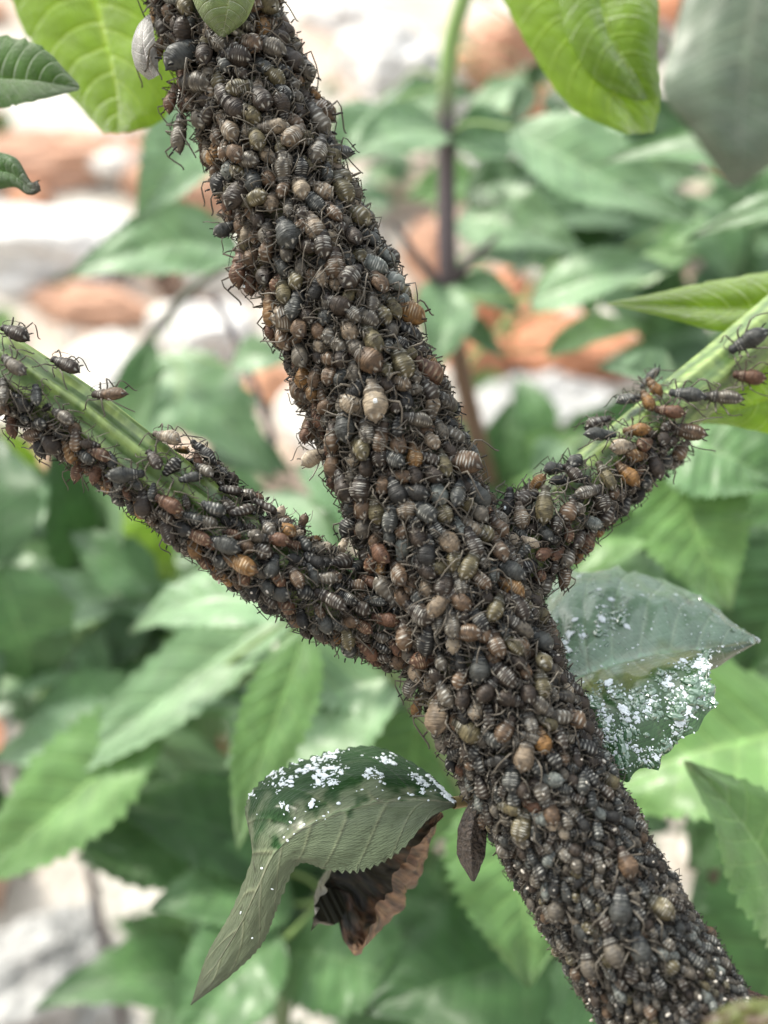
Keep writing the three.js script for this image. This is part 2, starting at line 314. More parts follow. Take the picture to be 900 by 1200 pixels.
L('lowerright', 940, 1110, 0.128, 806, 890, 0.125, 150, 'light', { k: 0.4, bend: 0.05, roll: 0.2 });
L('lowerright', 960, 900, 0.18, 800, 1010, 0.19, 150, 'dark', { k: 0.5 });
L('lowerright', 990, 1000, 0.17, 840, 1240, 0.18, 190, 'dark', { k: 0.5 });
L('lowerleft', 575, 930, 0.168, 620, 1160, 0.155, 165, 'light', { k: 0.45, bend: 0.06 });
L('lowerleft', 650, 1100, 0.175, 430, 1200, 0.165, 170, 'dark', { k: 0.5 });
L('lowerleft', 650, 1120, 0.17, 800, 1260, 0.16, 170, 'mid', { k: 0.5 });
L('lowerleft', 470, 790, 0.17, 260, 900, 0.175, 190, 'pale', { k: 0.5, bend: 0.05 });
L('lowerleft', 500, 830, 0.18, 480, 1010, 0.175, 150, 'light', { k: 0.5 });
L('lowerleft', 365, 715, 0.185, 40, 905, 0.19, 105, 'pale', { k: 0.5, bend: 0.03, fold: 0.2, teeth: 16 });
L('lowerleft', 200, 830, 0.19, -50, 1040, 0.185, 130, 'light', { k: 0.45, bend: 0.08, fold: 0.2 });
L('lowerleft', 190, 850, 0.2, -10, 900, 0.2, 100, 'pale', { k: 0.6 });
L('lowerleft', 345, 735, 0.156, 292, 1000, 0.145, 86, 'light', { k: 0.3, bend: 0.05, fold: 0.15 });
L('lowerleft', 360, 715, 0.168, 150, 745, 0.18, 100, 'pale', { k: 0.6 });
L('leftmid', 95, 760, 0.22, -40, 835, 0.2, 118, 'pale', { k: 0.6 });
L('leftmid', 95, 770, 0.22, 180, 880, 0.2, 80, 'mid', { k: 0.5 });
L('bottom', 330, 960, 0.205, 165, 850, 0.195, 74, 'pale', { k: 0.45, roll: -0.5 });
L('bottom', 350, 990, 0.2, 110, 940, 0.19, 130, 'dark', { k: 0.5 });
L('lowerleft', 500, 770, 0.175, 300, 800, 0.18, 150, 'pale', { k: 0.55, bend: 0.04 });
L('bottom', 335, 1020, 0.2, 70, 1000, 0.2, 130, 'mid', { k: 0.45 });
L('bottom', 345, 1060, 0.19, 175, 1060, 0.18, 120, 'mid', { k: 0.55 });
L('bottom', 335, 1100, 0.18, 190, 1240, 0.17, 130, 'mid', { k: 0.5 });
L('bottom', 335, 1110, 0.19, 500, 1180, 0.18, 150, 'mid', { k: 0.5 });
L('bottom', 365, 1060, 0.2, 540, 1070, 0.2, 120, 'dark', { k: 0.55 });
L('bottom', 400, 1000, 0.21, 260, 920, 0.22, 110, 'dark', { k: 0.5 });
[[440, 120, 395, 205, 60], [455, 130, 560, 110, 54], [545, 150, 640, 95, 60], [560, 215, 470, 230, 62], [545, 230, 640, 215, 70], [690, 180, 760, 120, 56], [700, 190, 640, 240, 60], [720, 210, 835, 205, 64], [730, 330, 820, 300, 50], [620, 300, 560, 300, 46], [760, 250, 880, 330, 80], [840, 120, 900, 260, 70], [690, 60, 640, 20, 50], [820, 250, 770, 330, 44]]
  .forEach(([bx, by, tx, ty, w], i) => L('center', bx, by, 0.24 + 0.03 * (i % 4), tx, ty, 0.235 + 0.028 * (i % 4), w, ['pale', 'mid', 'pale', 'light', 'dark'][i % 5], { k: 0.35 + 0.1 * (i % 3) }));
[[210, 470, 150, 540, 60], [250, 520, 340, 560, 64], [30, 660, 120, 700, 66], [200, 560, 270, 610, 60], [270, 430, 350, 420, 54], [180, 610, 120, 640, 50], [20, 720, 110, 760, 70], [200, 760, 120, 820, 66], [210, 700, 150, 770, 60], [60, 860, 130, 900, 70]]
  .forEach(([bx, by, tx, ty, w], i) => L('leftmid', bx, by, 0.23 + 0.025 * (i % 4), tx, ty, 0.225 + 0.025 * (i % 4), w, ['pale', 'mid', 'light', 'dark', 'pale'][i % 5], { k: 0.35 + 0.12 * (i % 3) }));
[[860, 560, 900, 640, 70], [720, 620, 680, 700, 60], [700, 560, 640, 640, 56], [880, 690, 820, 730, 60], [660, 520, 620, 560, 44]]
  .forEach(([bx, by, tx, ty, w], i) => L('rightmid', bx, by, 0.19 + 0.012 * i, tx, ty, 0.185 + 0.012 * i, w, ['pale', 'mid', 'light', 'dark', 'pale'][i % 5], { k: 0.45 }));
{ // the pair of purple twigs on the slender shoot and a dark twig of the shoot behind the branch
  const q = plants.center, tw = (a, b, c) => mesh('twig', about(tube([P(...a), P(...b), P(...c)], 14, 7, (t) => 0.0011 * (1.2 - t * 0.7), () => PURPLE), q.base), stemMat, q.g);
  tw([526, 345, 0.226], [500, 315, 0.22], [462, 262, 0.215]); tw([528, 335, 0.226], [552, 305, 0.222], [584, 276, 0.22]);
  const l = plants.leftmid; mesh('twig', about(tube([P(250, 345, 0.24), P(290, 430, 0.235), P(322, 520, 0.23)], 14, 7, () => 0.0008, () => PURPLE), l.base), stemMat, l.g);
}
{ // undergrowth: the leaves too many and too blurred to tell apart
  const r = rng(5), parts = { dark: [], mid: [], pale: [], lime: [] };
  for (let i = 0; i < 60; i++) { const a = P(-20 + 250 * r(), 560 + 160 * r(), 0.27 + 0.08 * r()), an = r() * 6.3, l = 0.008 + 0.014 * r(); parts[i % 3 ? 'lime' : 'pale'].push(leafGeo(a, a.clone().addScaledVector(RIGHT, Math.cos(an) * l).addScaledVector(UPC, Math.sin(an) * l), l * 0.55, { k: 0.5 * r(), seed: i, nu: 7, nv: 10, teeth: 5 })); }
  for (let i = 0; i < 640; i++) {
    const py = i < 470 ? 640 + 700 * r() : 520 + 180 * r(), px = i < 470 ? -120 + 1150 * r() : (r() < 0.5 ? -80 + 420 * r() : 560 + 400 * r()), d = 0.2 + 0.26 * r();
    const a = P(px, py, d), an = r() * Math.PI * 2, l = 0.018 + 0.030 * r(), b = a.clone().addScaledVector(RIGHT, Math.cos(an) * l).addScaledVector(UPC, Math.sin(an) * l * 0.7).addScaledVector(FWD, (r() - 0.6) * l);
    if ((px < 345 && py < 600) || Math.min(a.y, b.y) < groundY(a.x, a.z) + 0.02 || (px < 230 && py > 970)) continue;
    parts[['dark', 'dark', 'mid', 'mid', 'pale'][Math.floor(r() * 5)]].push(leafGeo(a, b, l * (0.4 + 0.2 * r()), { k: 0.3 + 0.5 * r(), seed: i, nu: 7, nv: 18, teeth: 8 }));
  }
  for (let i = 0; i < 150; i++) {
    const px = i < 100 ? 560 + 380 * r() : 380 + 200 * r(), py = i < 100 ? 40 + 300 * r() : 90 + 260 * r(), o = onGround(px, py); if (r() < 0.25) continue;
    const a = o.clone().addScaledVector(UP, 0.01 + 0.06 * r()), an = r() * 6.3, l = 0.02 + 0.035 * r(), b = a.clone().add(V(Math.cos(an) * l, 0.3 * l * r(), Math.sin(an) * l));
    parts[['dark', 'mid', 'dark', 'pale'][Math.floor(r() * 4)]].push(leafGeo(a, b, l * (0.4 + 0.25 * r()), { k: 0.6, seed: i, nu: 7, nv: 14, teeth: 6 }));
  }
  for (let i = 0; i < 130; i++) {
    const px = 660 + 290 * r(), py = 150 + 330 * r(), d = 0.28 + 0.2 * r(), a = P(px, py, d), an = r() * 6.3, l = 0.016 + 0.026 * r();
    if (px < 740 && py > 330) continue;
    parts[['dark', 'dark', 'mid', 'pale'][i % 4]].push(leafGeo(a, a.clone().addScaledVector(RIGHT, Math.cos(an) * l).addScaledVector(UPC, Math.sin(an) * l * 0.7), l * (0.4 + 0.25 * r()), { k: 0.3 + 0.4 * r(), seed: i, nu: 7, nv: 14, teeth: 7 }));
  }
  const geos = [], mats = [];
  for (const k of Object.keys(parts)) { geos.push(mergeGeometries(parts[k])); mats.push(LM[k]); }
  tag(mesh('undergrowth', mergeGeometries(geos, true), mats, scene), 'blurred tangle of green leaves low behind the stem', 'undergrowth', null, 'stuff');
}

// ---------------------------------------------------------------- leaves drawn by three lines (one edge, midrib, other edge), each point pixel + depth
function patchGeo(eA, mid, eB, { nu = 25, nv = 90, teeth = 0, tooth = 0, bulge = 0, rough = 0, seed = 1, col = null } = {}) {
  const A = sampled(eA.map((q) => P(...q)), nv), M = sampled(mid.map((q) => P(...q)), nv), B = sampled(eB.map((q) => P(...q)), nv), n = V(), t = V();
  return gridGeo(nu, nv, (u, v, p, c) => {
    const k = Math.round(v * (nv - 1)), x = u * 2 - 1, e = Math.abs(x), E = x < 0 ? A[k] : B[k];
    t.copy(E).sub(M[k]); const w = t.length(), s = e * (1 + (teeth ? tooth * Math.pow(e, 8) * (saw(v * teeth + 0.8 * N3(seed * 1.7, v * 9, x > 0 ? 2 : 5)) - 0.5) * (0.7 + 0.9 * N3(seed, v * 13, x > 0 ? 4 : 1)) * Math.min(1, v * 8, (1 - v) * 8) : 0));
    p.copy(M[k]).addScaledVector(t, s);
    n.copy(M[Math.min(nv - 1, k + 1)]).sub(M[Math.max(0, k - 1)]).normalize().cross(t).normalize(); if (x < 0) n.negate();
    if (n.dot(CAM.clone().sub(p)) < 0) n.negate();
    const q = (v - 0.17 * e) * 9 + (x > 0 ? 0.3 : 0);
    p.addScaledVector(n, w * (bulge * e * (1 - e) * 4 + 0.02 * Math.pow(Math.sin(Math.PI * q), 2) * Math.min(1, e * 4) * (1 - e * 0.7)) + rough * w * fbm(x * 3 + seed, v * 7, seed * 2.2, 3));
    if (col) col(x, v, c);
  }, !!col);
}
const put = (key, name, geo, mat, label) => { const q = plants[key], m = mesh(name, about(geo, q.base), mat, q.g); if (label) m.userData.label = label; return m; };
// top corner: big backlit leaf, a smaller darker one, and the curled dark tip of a third
put('topleft', 'leaf', patchGeo([[130, -120, 0.1380], [200, -20, 0.1330], [214, 60, 0.1300], [190, 140, 0.1280], [150, 156, 0.1280]], [[70, -110, 0.1380], [105, -20, 0.1350], [125, 50, 0.1320], [138, 115, 0.1290], [138, 157, 0.1280]], [[30, -100, 0.1400], [10, -20, 0.1380], [42, 60, 0.1360], [88, 120, 0.1320], [122, 157, 0.1280]], { teeth: 9, tooth: 0.06, bulge: 0.12, rough: 0.05 }), LM.bright, 'large backlit yellow green leaf');
put('topleft', 'leaf', patchGeo([[-60, 40, 0.116], [0, 43, 0.114], [45, 52, 0.112], [92, 98, 0.111]], [[-60, 90, 0.116], [0, 92, 0.114], [45, 95, 0.112], [94, 103, 0.111]], [[-60, 130, 0.116], [0, 126, 0.114], [42, 118, 0.112], [92, 106, 0.111]], { teeth: 7, tooth: 0.1, bulge: 0.1 }), leafMat([0.055, 0.13, 0.02], 0.45, 0.1), 'darker green leaf tip');
put('topleft', 'leaf', patchGeo([[-60, 170, 0.112], [0, 178, 0.11], [20, 186, 0.109], [38, 214, 0.108], [48, 212, 0.107]], [[-60, 200, 0.112], [0, 200, 0.109], [18, 206, 0.108], [36, 222, 0.107], [47, 218, 0.106]], [[-60, 225, 0.112], [0, 222, 0.11], [18, 220, 0.109], [34, 228, 0.108], [48, 222, 0.107]], { nv: 50, bulge: 0.3, rough: 0.1, seed: 4, col: (x, v, c) => { const k = clamp(Math.max(v * 2.2 - 1.0, Math.abs(x) * 2 - 1.5), 0, 1); c[0] = lerp(0.8, 0.35, k); c[1] = lerp(1, 0.16, k); c[2] = lerp(0.8, 0.25, k); } }), leafMat([0.05, 0.12, 0.015], 0.4, 0.1, 0.6, true), 'dark curled leaf tip with a brown edge');
// upper edge: folded bright leaf and a dull grey leaf near the lens
put('topright', 'leaf', patchGeo([[560, -60, 0.1390], [590, 0, 0.1360], [622, 60, 0.1330], [672, 128, 0.1300], [735, 158, 0.1280]], [[620, -70, 0.1360], [660, 0, 0.1330], [690, 50, 0.1310], [715, 100, 0.1290], [752, 157, 0.1280]], [[700, -70, 0.1360], [752, 0, 0.1340], [768, 60, 0.1320], [775, 110, 0.1300], [766, 156, 0.1280]], { teeth: 10, tooth: 0.04, bulge: 0.12, rough: 0.05, seed: 2 }), LM.bright, 'large backlit folded leaf');
put('topright', 'leaf', patchGeo([[640, -60, 0.1335], [655, 0, 0.1315], [668, 50, 0.1295], [700, 95, 0.1285], [742, 118, 0.1285]], [[690, -60, 0.1325], [705, 0, 0.1305], [715, 40, 0.1285], [740, 85, 0.1275], [760, 117, 0.1285]], [[740, -60, 0.1325], [770, -4, 0.1305], [772, 24, 0.1285], [770, 70, 0.1285], [776, 112, 0.1285]], { bulge: 0.22, rough: 0.06, seed: 6 }), LM.bright, 'inner fold of the backlit leaf');
put('topright', 'leaf', patchGeo([[820, -80, 0.0640], [790, 40, 0.0640], [776, 110, 0.0630], [806, 150, 0.0630], [850, 215, 0.0630]], [[900, -80, 0.0630], [880, 40, 0.0620], [868, 120, 0.0620], [866, 180, 0.0620], [862, 222, 0.0630]], [[1010, -60, 0.0660], [980, 60, 0.0650], [950, 140, 0.0640], [910, 190, 0.0630], [872, 218, 0.0630]], { bulge: 0.12, rough: 0.06, seed: 3 }), LM.grey, 'dull grey green leaf close to the viewer');
put('topright', 'leaf', patchGeo([[1000, 300, 0.128], [900, 318, 0.125], [830, 330, 0.122], [760, 345, 0.12], [712, 354, 0.12]], [[1000, 350, 0.126], [900, 360, 0.123], [840, 362, 0.121], [765, 358, 0.12], [711, 355, 0.12]], [[1000, 400, 0.124], [900, 392, 0.121], [840, 388, 0.12], [770, 370, 0.12], [712, 357, 0.12]], { teeth: 8, tooth: 0.05, bulge: 0.15 }), LM.bright, 'bright pointed leaf above the branch');
put('topright', 'leaf', patchGeo([[1000, 380, 0.122], [930, 405, 0.12], [885, 430, 0.118], [840, 465, 0.117], [808, 492, 0.117]], [[1000, 450, 0.122], [930, 455, 0.12], [890, 470, 0.118], [845, 485, 0.117], [808, 494, 0.117]], [[1000, 520, 0.122], [940, 515, 0.12], [900, 508, 0.118], [850, 498, 0.117], [808, 496, 0.117]], { teeth: 7, tooth: 0.05, bulge: 0.15 }), LM.lime, 'lime green leaf under the branch');
for (const [key, x, y, d] of [['topleft', 70, -110, 0.138], ['topleft', -60, 90, 0.116], ['topleft', -60, 200, 0.112], ['topright', 620, -70, 0.136], ['topright', 690, -60, 0.1325], ['topright', 900, -80, 0.063], ['topright', 1000, 350, 0.126], ['topright', 1000, 450, 0.122]]) petiole(key, P(x, y, d), V(0, -0.5, 0.1), 0.0006);

// ---------------------------------------------------------------- the aphid-covered elder: stem, two branches, two leaves, shrivelled scraps
const mainPts = [[120, -330, 0.112], [190, -160, 0.109], [248, 0, 0.106], [305, 150, 0.104], [370, 300, 0.102], [432, 450, 0.101], [492, 600, 0.1], [543, 715, 0.099], [602, 850, 0.0975], [678, 1000, 0.0955], [738, 1100, 0.094], [802, 1200, 0.092], [880, 1320, 0.09], [1020, 1560, 0.088]];
const leftPts = [[500, 745, 0.0995], [452, 728, 0.1], [400, 705, 0.099], [350, 676, 0.098], [300, 644, 0.0975], [250, 607, 0.0972], [200, 569, 0.097], [150, 531, 0.097], [100, 492, 0.0972], [40, 451, 0.0975], [-30, 407, 0.098], [-180, 318, 0.1], [-330, 238, 0.104]];
const rightPts = [[545, 710, 0.1], [588, 668, 0.101], [640, 615, 0.1035], [690, 566, 0.1065], [745, 518, 0.109], [800, 471, 0.1115], [860, 421, 0.114], [920, 370, 0.1165], [1010, 295, 0.121], [1120, 180, 0.127]];
const stemW = mainPts.map((q) => P(...q));
stemW.push(groundBelow(stemW[stemW.length - 1], 0.012, -0.03));
const ELDER = stemW[stemW.length - 1].clone();
const elder = thing('elder_shrub', ELDER, 'elder shrub stem with two branches, thickly covered in aphids', 'shrub');
const RM = 0.0053, RL = 0.0028, RR = 0.0030;
function branchCol(seed, bare) {
  return (t, a) => {
    const streak = clamp(0.5 + 0.45 * Math.sin(a * 9 + 2.4 * N3(t * 14, a, seed)) + 0.8 * fbm(t * 90, a * 2, seed + 3, 3), 0, 1), n = 0.75 + 0.6 * fbm(t * 60, Math.cos(a) * 3, Math.sin(a) * 3 + seed, 3);
    const g = mixc([0.055, 0.115, 0.015], [0.22, 0.31, 0.075], streak * streak); const c = mixc([0.09, 0.075, 0.045], g, bare(t)); return [c[0] * n, c[1] * n, c[2] * n];
  };
}
const ridged = (r, k, depth) => (t, a) => r * (1 + depth * Math.sin(a * k + 0.6 * Math.sin(t * 7)) + 0.5 * depth * Math.sin(a * (k * 2 + 1) + t * 5));
const elderMat = new THREE.MeshPhysicalMaterial({ vertexColors: true, roughness: 0.5, clearcoat: 0.35, clearcoatRoughness: 0.25 });
mesh('stem', about(tube(stemW, 260, 40, (t, a) => ridged(RM, 7, 0.02)(t, a) * lerp(0.70, 0.98, clamp((t - 0.06) / 0.32, 0, 1)), branchCol(1, (t) => 0.75 - 0.55 * clamp(t * 4, 0, 1))), ELDER), elderMat, elder);
mesh('branch', about(tube(leftPts.map((q) => P(...q)), 200, 48, ridged(RL, 8, 0.085), branchCol(2, (t) => clamp(0.3 + t * 1.6, 0, 1))), ELDER), elderMat, elder);
mesh('branch', about(tube(rightPts.map((q) => P(...q)), 160, 48, ridged(RR, 8, 0.05), branchCol(3, (t) => clamp(0.3 + t * 2.2, 0, 1))), ELDER), elderMat, elder);
const elderLeaf = (name, geo, mat, label) => { const m = mesh(name, about(geo, ELDER), mat, elder); if (label) m.userData.label = label; return m; };

const foldA = [[532, 938, 0.0995], [500, 905, 0.1035], [440, 876, 0.1055], [370, 886, 0.1055], [312, 910, 0.104], [287, 948, 0.102], [298, 985, 0.1005], [275, 1060, 0.100], [243, 1118, 0.100], [224, 1176, 0.1]];
const foldM = [[534, 941, 0.099], [490, 938, 0.0995], [440, 940, 0.0985], [395, 952, 0.0975], [352, 972, 0.0965], [322, 1000, 0.0965], [300, 1045, 0.097], [278, 1090, 0.098], [250, 1135, 0.099], [223, 1177, 0.1]];
const foldB = [[533, 945, 0.099], [505, 958, 0.0975], [468, 998, 0.096], [425, 1020, 0.0955], [385, 1020, 0.0955], [352, 1012, 0.096], [326, 1062, 0.0965], [308, 1105, 0.0975], [272, 1142, 0.0985], [224, 1178, 0.1]];
const foldMat = leafMat([0.2, 0.2, 0.2], 0.12, 0.2, 0.3, true, 0.0005);
const foldGeo = patchGeo(foldA, foldM, foldB, { nu: 41, nv: 260, teeth: 44, tooth: 0.085, bulge: 0.08, rough: 0.07, seed: 5, col: (x, v, c) => {
  const n = fbm(x * 5, v * 14, 3, 3), up = clamp((-x - 0.12 + n * 0.9) * 6, 0, 1) * clamp((0.60 - v + n * 0.3) * 9, 0, 1), spots = clamp((fbm(x * 9, v * 38, 8, 3) - 0.2) * 8, 0, 1);
  const q = mixc(mixc([0.46, 0.58, 0.33], [0.26, 0.31, 0.17], spots * 0.8), [0.05, 0.19, 0.035], up); c[0] = q[0]; c[1] = q[1]; c[2] = q[2];
} });
elderLeaf('leaf', foldGeo, foldMat, 'drooping grey green leaf folded over with white flecks on its dark top');
elderLeaf('petiole', tube([P(565, 935, 0.101), P(548, 938, 0.1), P(531, 941, 0.099)], 12, 8, () => 0.0006, () => [0.22, 0.17, 0.07]), petioleMat);
const dryTex = dataTex(128, 256, (u, v, o) => { const n = 0.6 + 1.1 * fbm(u * 9, v * 22, 5, 4); o[0] = n; o[1] = n * 0.95; o[2] = n * 0.9; }, false);
const dryMat = new THREE.MeshPhysicalMaterial({ vertexColors: true, map: dryTex, bumpMap: dryTex, bumpScale: 0.0006, roughness: 0.7, clearcoat: 0.3, clearcoatRoughness: 0.3, side: THREE.DoubleSide });
elderLeaf('dried_leaf', patchGeo([[505, 950, 0.1], [452, 985, 0.1045], [405, 1010, 0.107], [378, 1045, 0.1075], [364, 1092, 0.107]], [[512, 953, 0.1], [472, 985, 0.107], [440, 1018, 0.111], [418, 1040, 0.112], [392, 1058, 0.110]], [[520, 957, 0.1], [490, 988, 0.1025], [462, 1026, 0.104], [444, 1072, 0.105], [424, 1116, 0.105]], { nu: 41, nv: 140, rough: 0.22, seed: 9, bulge: -0.45, teeth: 7, tooth: 0.2, col: (x, v, c) => { const k = clamp((x - 0.1 + 1.3 * fbm(x * 5, v * 11, 2, 4)) * 3, 0, 1), q = mixc([0.03, 0.032, 0.014], mixc([0.13, 0.06, 0.03], [0.24, 0.15, 0.08], clamp(0.5 + 2 * fbm(x * 9, v * 20, 7, 3), 0, 1)), k); c[0] = q[0]; c[1] = q[1]; c[2] = q[2]; } }), dryMat, 'shrivelled dark brown dead leaf');
elderLeaf('dried_leaf', patchGeo([[560, 925, 0.0975], [540, 960, 0.0965], [536, 1000, 0.0965], [552, 1032, 0.097]], [[564, 928, 0.0965], [554, 965, 0.095], [552, 1000, 0.095], [554, 1033, 0.0965]], [[570, 930, 0.0975], [572, 965, 0.0965], [568, 1005, 0.0965], [556, 1033, 0.097]], { rough: 0.15, seed: 3, nv: 50, col: (x, v, c) => { const k = clamp(0.5 - v * 1.8, 0, 1), q = mixc([0.05, 0.035, 0.025], [0.28, 0.22, 0.13], k); c[0] = q[0]; c[1] = q[1]; c[2] = q[2]; } }), dryMat, 'small dark dead scrap hanging from the stem');
elderLeaf('dried_leaf', patchGeo([[812, 1078, 0.094], [842, 1112, 0.0925], [862, 1150, 0.091], [905, 1170, 0.09]], [[806, 1084, 0.0935], [832, 1122, 0.092], [852, 1160, 0.0905], [905, 1182, 0.09]], [[800, 1090, 0.0935], [824, 1128, 0.092], [846, 1170, 0.0905], [905, 1192, 0.09]], { rough: 0.3, seed: 8, nv: 60, col: (x, v, c) => { c[0] = 0.09; c[1] = 0.045; c[2] = 0.03; } }), dryMat, 'brown dried strip along the lower stem');
elderLeaf('leaf', patchGeo([[974, 1179, 0.07], [919, 1172, 0.07], [864, 1174, 0.071], [826, 1196, 0.072], [814, 1239, 0.073]], [[974, 1224, 0.069], [919, 1219, 0.069], [874, 1222, 0.07], [842, 1232, 0.071], [817, 1252, 0.072]], [[974, 1274, 0.07], [919, 1284, 0.07], [874, 1284, 0.071], [839, 1276, 0.072], [816, 1264, 0.073]], { bulge: 0.2, rough: 0.35, seed: 11, col: (x, v, c) => { const n = fbm(x * 4, v * 6, 3, 3), q = mixc([0.45, 0.55, 0.10], [0.30, 0.16, 0.08], clamp(n * 3 + 0.35, 0, 1)); c[0] = q[0]; c[1] = q[1]; c[2] = q[2]; } }), leafMat([0.24, 0.24, 0.24], 0.2, 0.5, 0.5, true), 'blurred yellowish leaf scrap close to the viewer');
elderLeaf('leaf', patchGeo([[320, -70, 0.099], [302, -10, 0.098], [288, 24, 0.098], [266, 42, 0.0985]], [[275, -70, 0.0975], [270, -10, 0.0968], [265, 20, 0.097], [260, 43, 0.098]], [[205, -70, 0.099], [222, -10, 0.098], [237, 22, 0.098], [255, 41, 0.0985]], { bulge: 0.2, rough: 0.05, nv: 40 }), leafMat([0.17, 0.23, 0.075], 0.4, 0.2), 'small pale green young leaf at the stem top');

const wetA = [[628, 772, 0.106], [632, 715, 0.114], [665, 676, 0.120], [720, 668, 0.122], [775, 684, 0.120], [825, 706, 0.117], [862, 734, 0.112], [889, 748, 0.109]];
const wetM = [[640, 806, 0.1045], [672, 795, 0.1045], [705, 782, 0.105], [745, 772, 0.1055], [790, 765, 0.106], [830, 760, 0.1065], [862, 754, 0.1075], [890, 750, 0.109]];
const wetB = [[650, 830, 0.1035], [675, 872, 0.1015], [716, 908, 0.0995], [762, 902, 0.0985], [803, 866, 0.0985], [836, 826, 0.0995], [826, 796, 0.101], [842, 781, 0.1045], [889, 752, 0.109]];
const wetMat = leafMat([0.2, 0.2, 0.2], 0.2, 1.0, 0.22, true, 0.0005);
const wetGeo = patchGeo(wetA, wetM, wetB, { nu: 41, nv: 130, teeth: 11, tooth: 0.16, bulge: 0.16, rough: 0.085, seed: 7, col: (x, v, c) => {
  const n = fbm(x * 5, v * 9, 5, 3), low = clamp(x * 6 + n * 2, 0, 1), olive = clamp(1.2 - Math.abs(x - 0.16) * 7 + n * 2, 0, 1);  // upper half coloured paler to carry its sky sheen
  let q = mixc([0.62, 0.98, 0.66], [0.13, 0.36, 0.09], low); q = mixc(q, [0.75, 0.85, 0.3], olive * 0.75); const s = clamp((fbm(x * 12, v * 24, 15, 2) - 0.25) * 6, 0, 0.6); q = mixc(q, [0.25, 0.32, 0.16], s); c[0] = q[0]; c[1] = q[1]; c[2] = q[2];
} });
const wetLeaf = elderLeaf('leaf', wetGeo, wetMat, 'broad leaf sprinkled with shiny honeydew, its lower half folded down');
elderLeaf('petiole', tube([P(600, 815, 0.101), P(622, 812, 0.103), P(642, 806, 0.1045)], 12, 8, () => 0.0007, () => [0.25, 0.30, 0.10]), petioleMat);
// flecks of honeydew, wax and painted white sparkle lying on a leaf: blobs set on its surface where 'chance' allows
const blob = (() => { const g = new THREE.IcosahedronGeometry(1, 2), p = g.attributes.position, v = V(); for (let i = 0; i < p.count; i++) { v.fromBufferAttribute(p, i).normalize(); v.multiplyScalar(1 + 0.45 * fbm(v.x * 1.7, v.y * 1.7, v.z * 1.7)); p.setXYZ(i, v.x, v.y, v.z); } g.deleteAttribute('normal'); g.computeVertexNormals(); return g; })();
const smear = (() => { const g = new THREE.IcosahedronGeometry(1, 6), p = g.attributes.position, v = V(); for (let i = 0; i < p.count; i++) { v.fromBufferAttribute(p, i).normalize(); const k = 1 + 1.1 * fbm(v.x * 2.2 + 4, v.y * 2.2, 1.5, 4) - 0.35 * Math.abs(N3(v.x * 5, v.y * 5, 8)); v.multiplyScalar(k); v.z += 0.5 * N3(v.x * 4, v.y * 4, 3); p.setXYZ(i, v.x, v.y, v.z); } g.deleteAttribute('normal'); g.computeVertexNormals(); return g; })();
function flecks(geo, nu, nv, count, seed, chance, size, mat, parent, name, label, side, flat = 0.55, stretch = 1.2) {
  const r = rng(seed), list = [], p = geo.attributes.position, nn = geo.attributes.normal, m = new THREE.Matrix4(), q = new THREE.Quaternion();
  for (let i = 0; i < count * 40 && list.length < count; i++) {
    const u = r(), v = r(); const ch = chance(u * 2 - 1, v); if (r() > ch || (flat < 0.3 && ch < 0.45)) continue;
    const k = Math.round(v * (nv - 1)) * nu + Math.round(u * (nu - 1)), k2 = Math.min(p.count - 1, k + (r() < 0.5 ? 1 : nu)), f = r();
    const a = V().fromBufferAttribute(p, k).lerp(V().fromBufferAttribute(p, k2), f), n = V().fromBufferAttribute(nn, k); if (n.dot(CAM.clone().sub(a).sub(ELDER)) < 0 === (side > 0)) n.negate();
    const s = size * (0.35 + 1.1 * r() * r()), ln = 1 + stretch * r();
    q.setFromUnitVectors(V(0, 0, 1), n).multiply(new THREE.Quaternion().setFromAxisAngle(V(0, 0, 1), r() * 6.3));
    list.push(m.clone().compose(a.addScaledVector(n, s * 0.2), q, V(s * ln, s, s * flat)));
  }
  const im = new THREE.InstancedMesh(flat < 0.3 ? smear : blob, mat, list.length); list.forEach((x, i) => im.setMatrixAt(i, x)); im.name = name; im.castShadow = im.receiveShadow = true; parent.add(tag(im, label, null, null, 'stuff'));
}
const waxAndGlintMat = new THREE.MeshPhysicalMaterial({ color: C3([0.52, 0.57, 0.59]), roughness: 0.3, clearcoat: 1, clearcoatRoughness: 0.08 });  // pale wax; on the wet leaf its white is painted sky sparkle
const dewMat = new THREE.MeshPhysicalMaterial({ color: C3([0.05, 0.11, 0.055]), roughness: 0.05, clearcoat: 1, clearcoatRoughness: 0.03, ior: 1.9 });
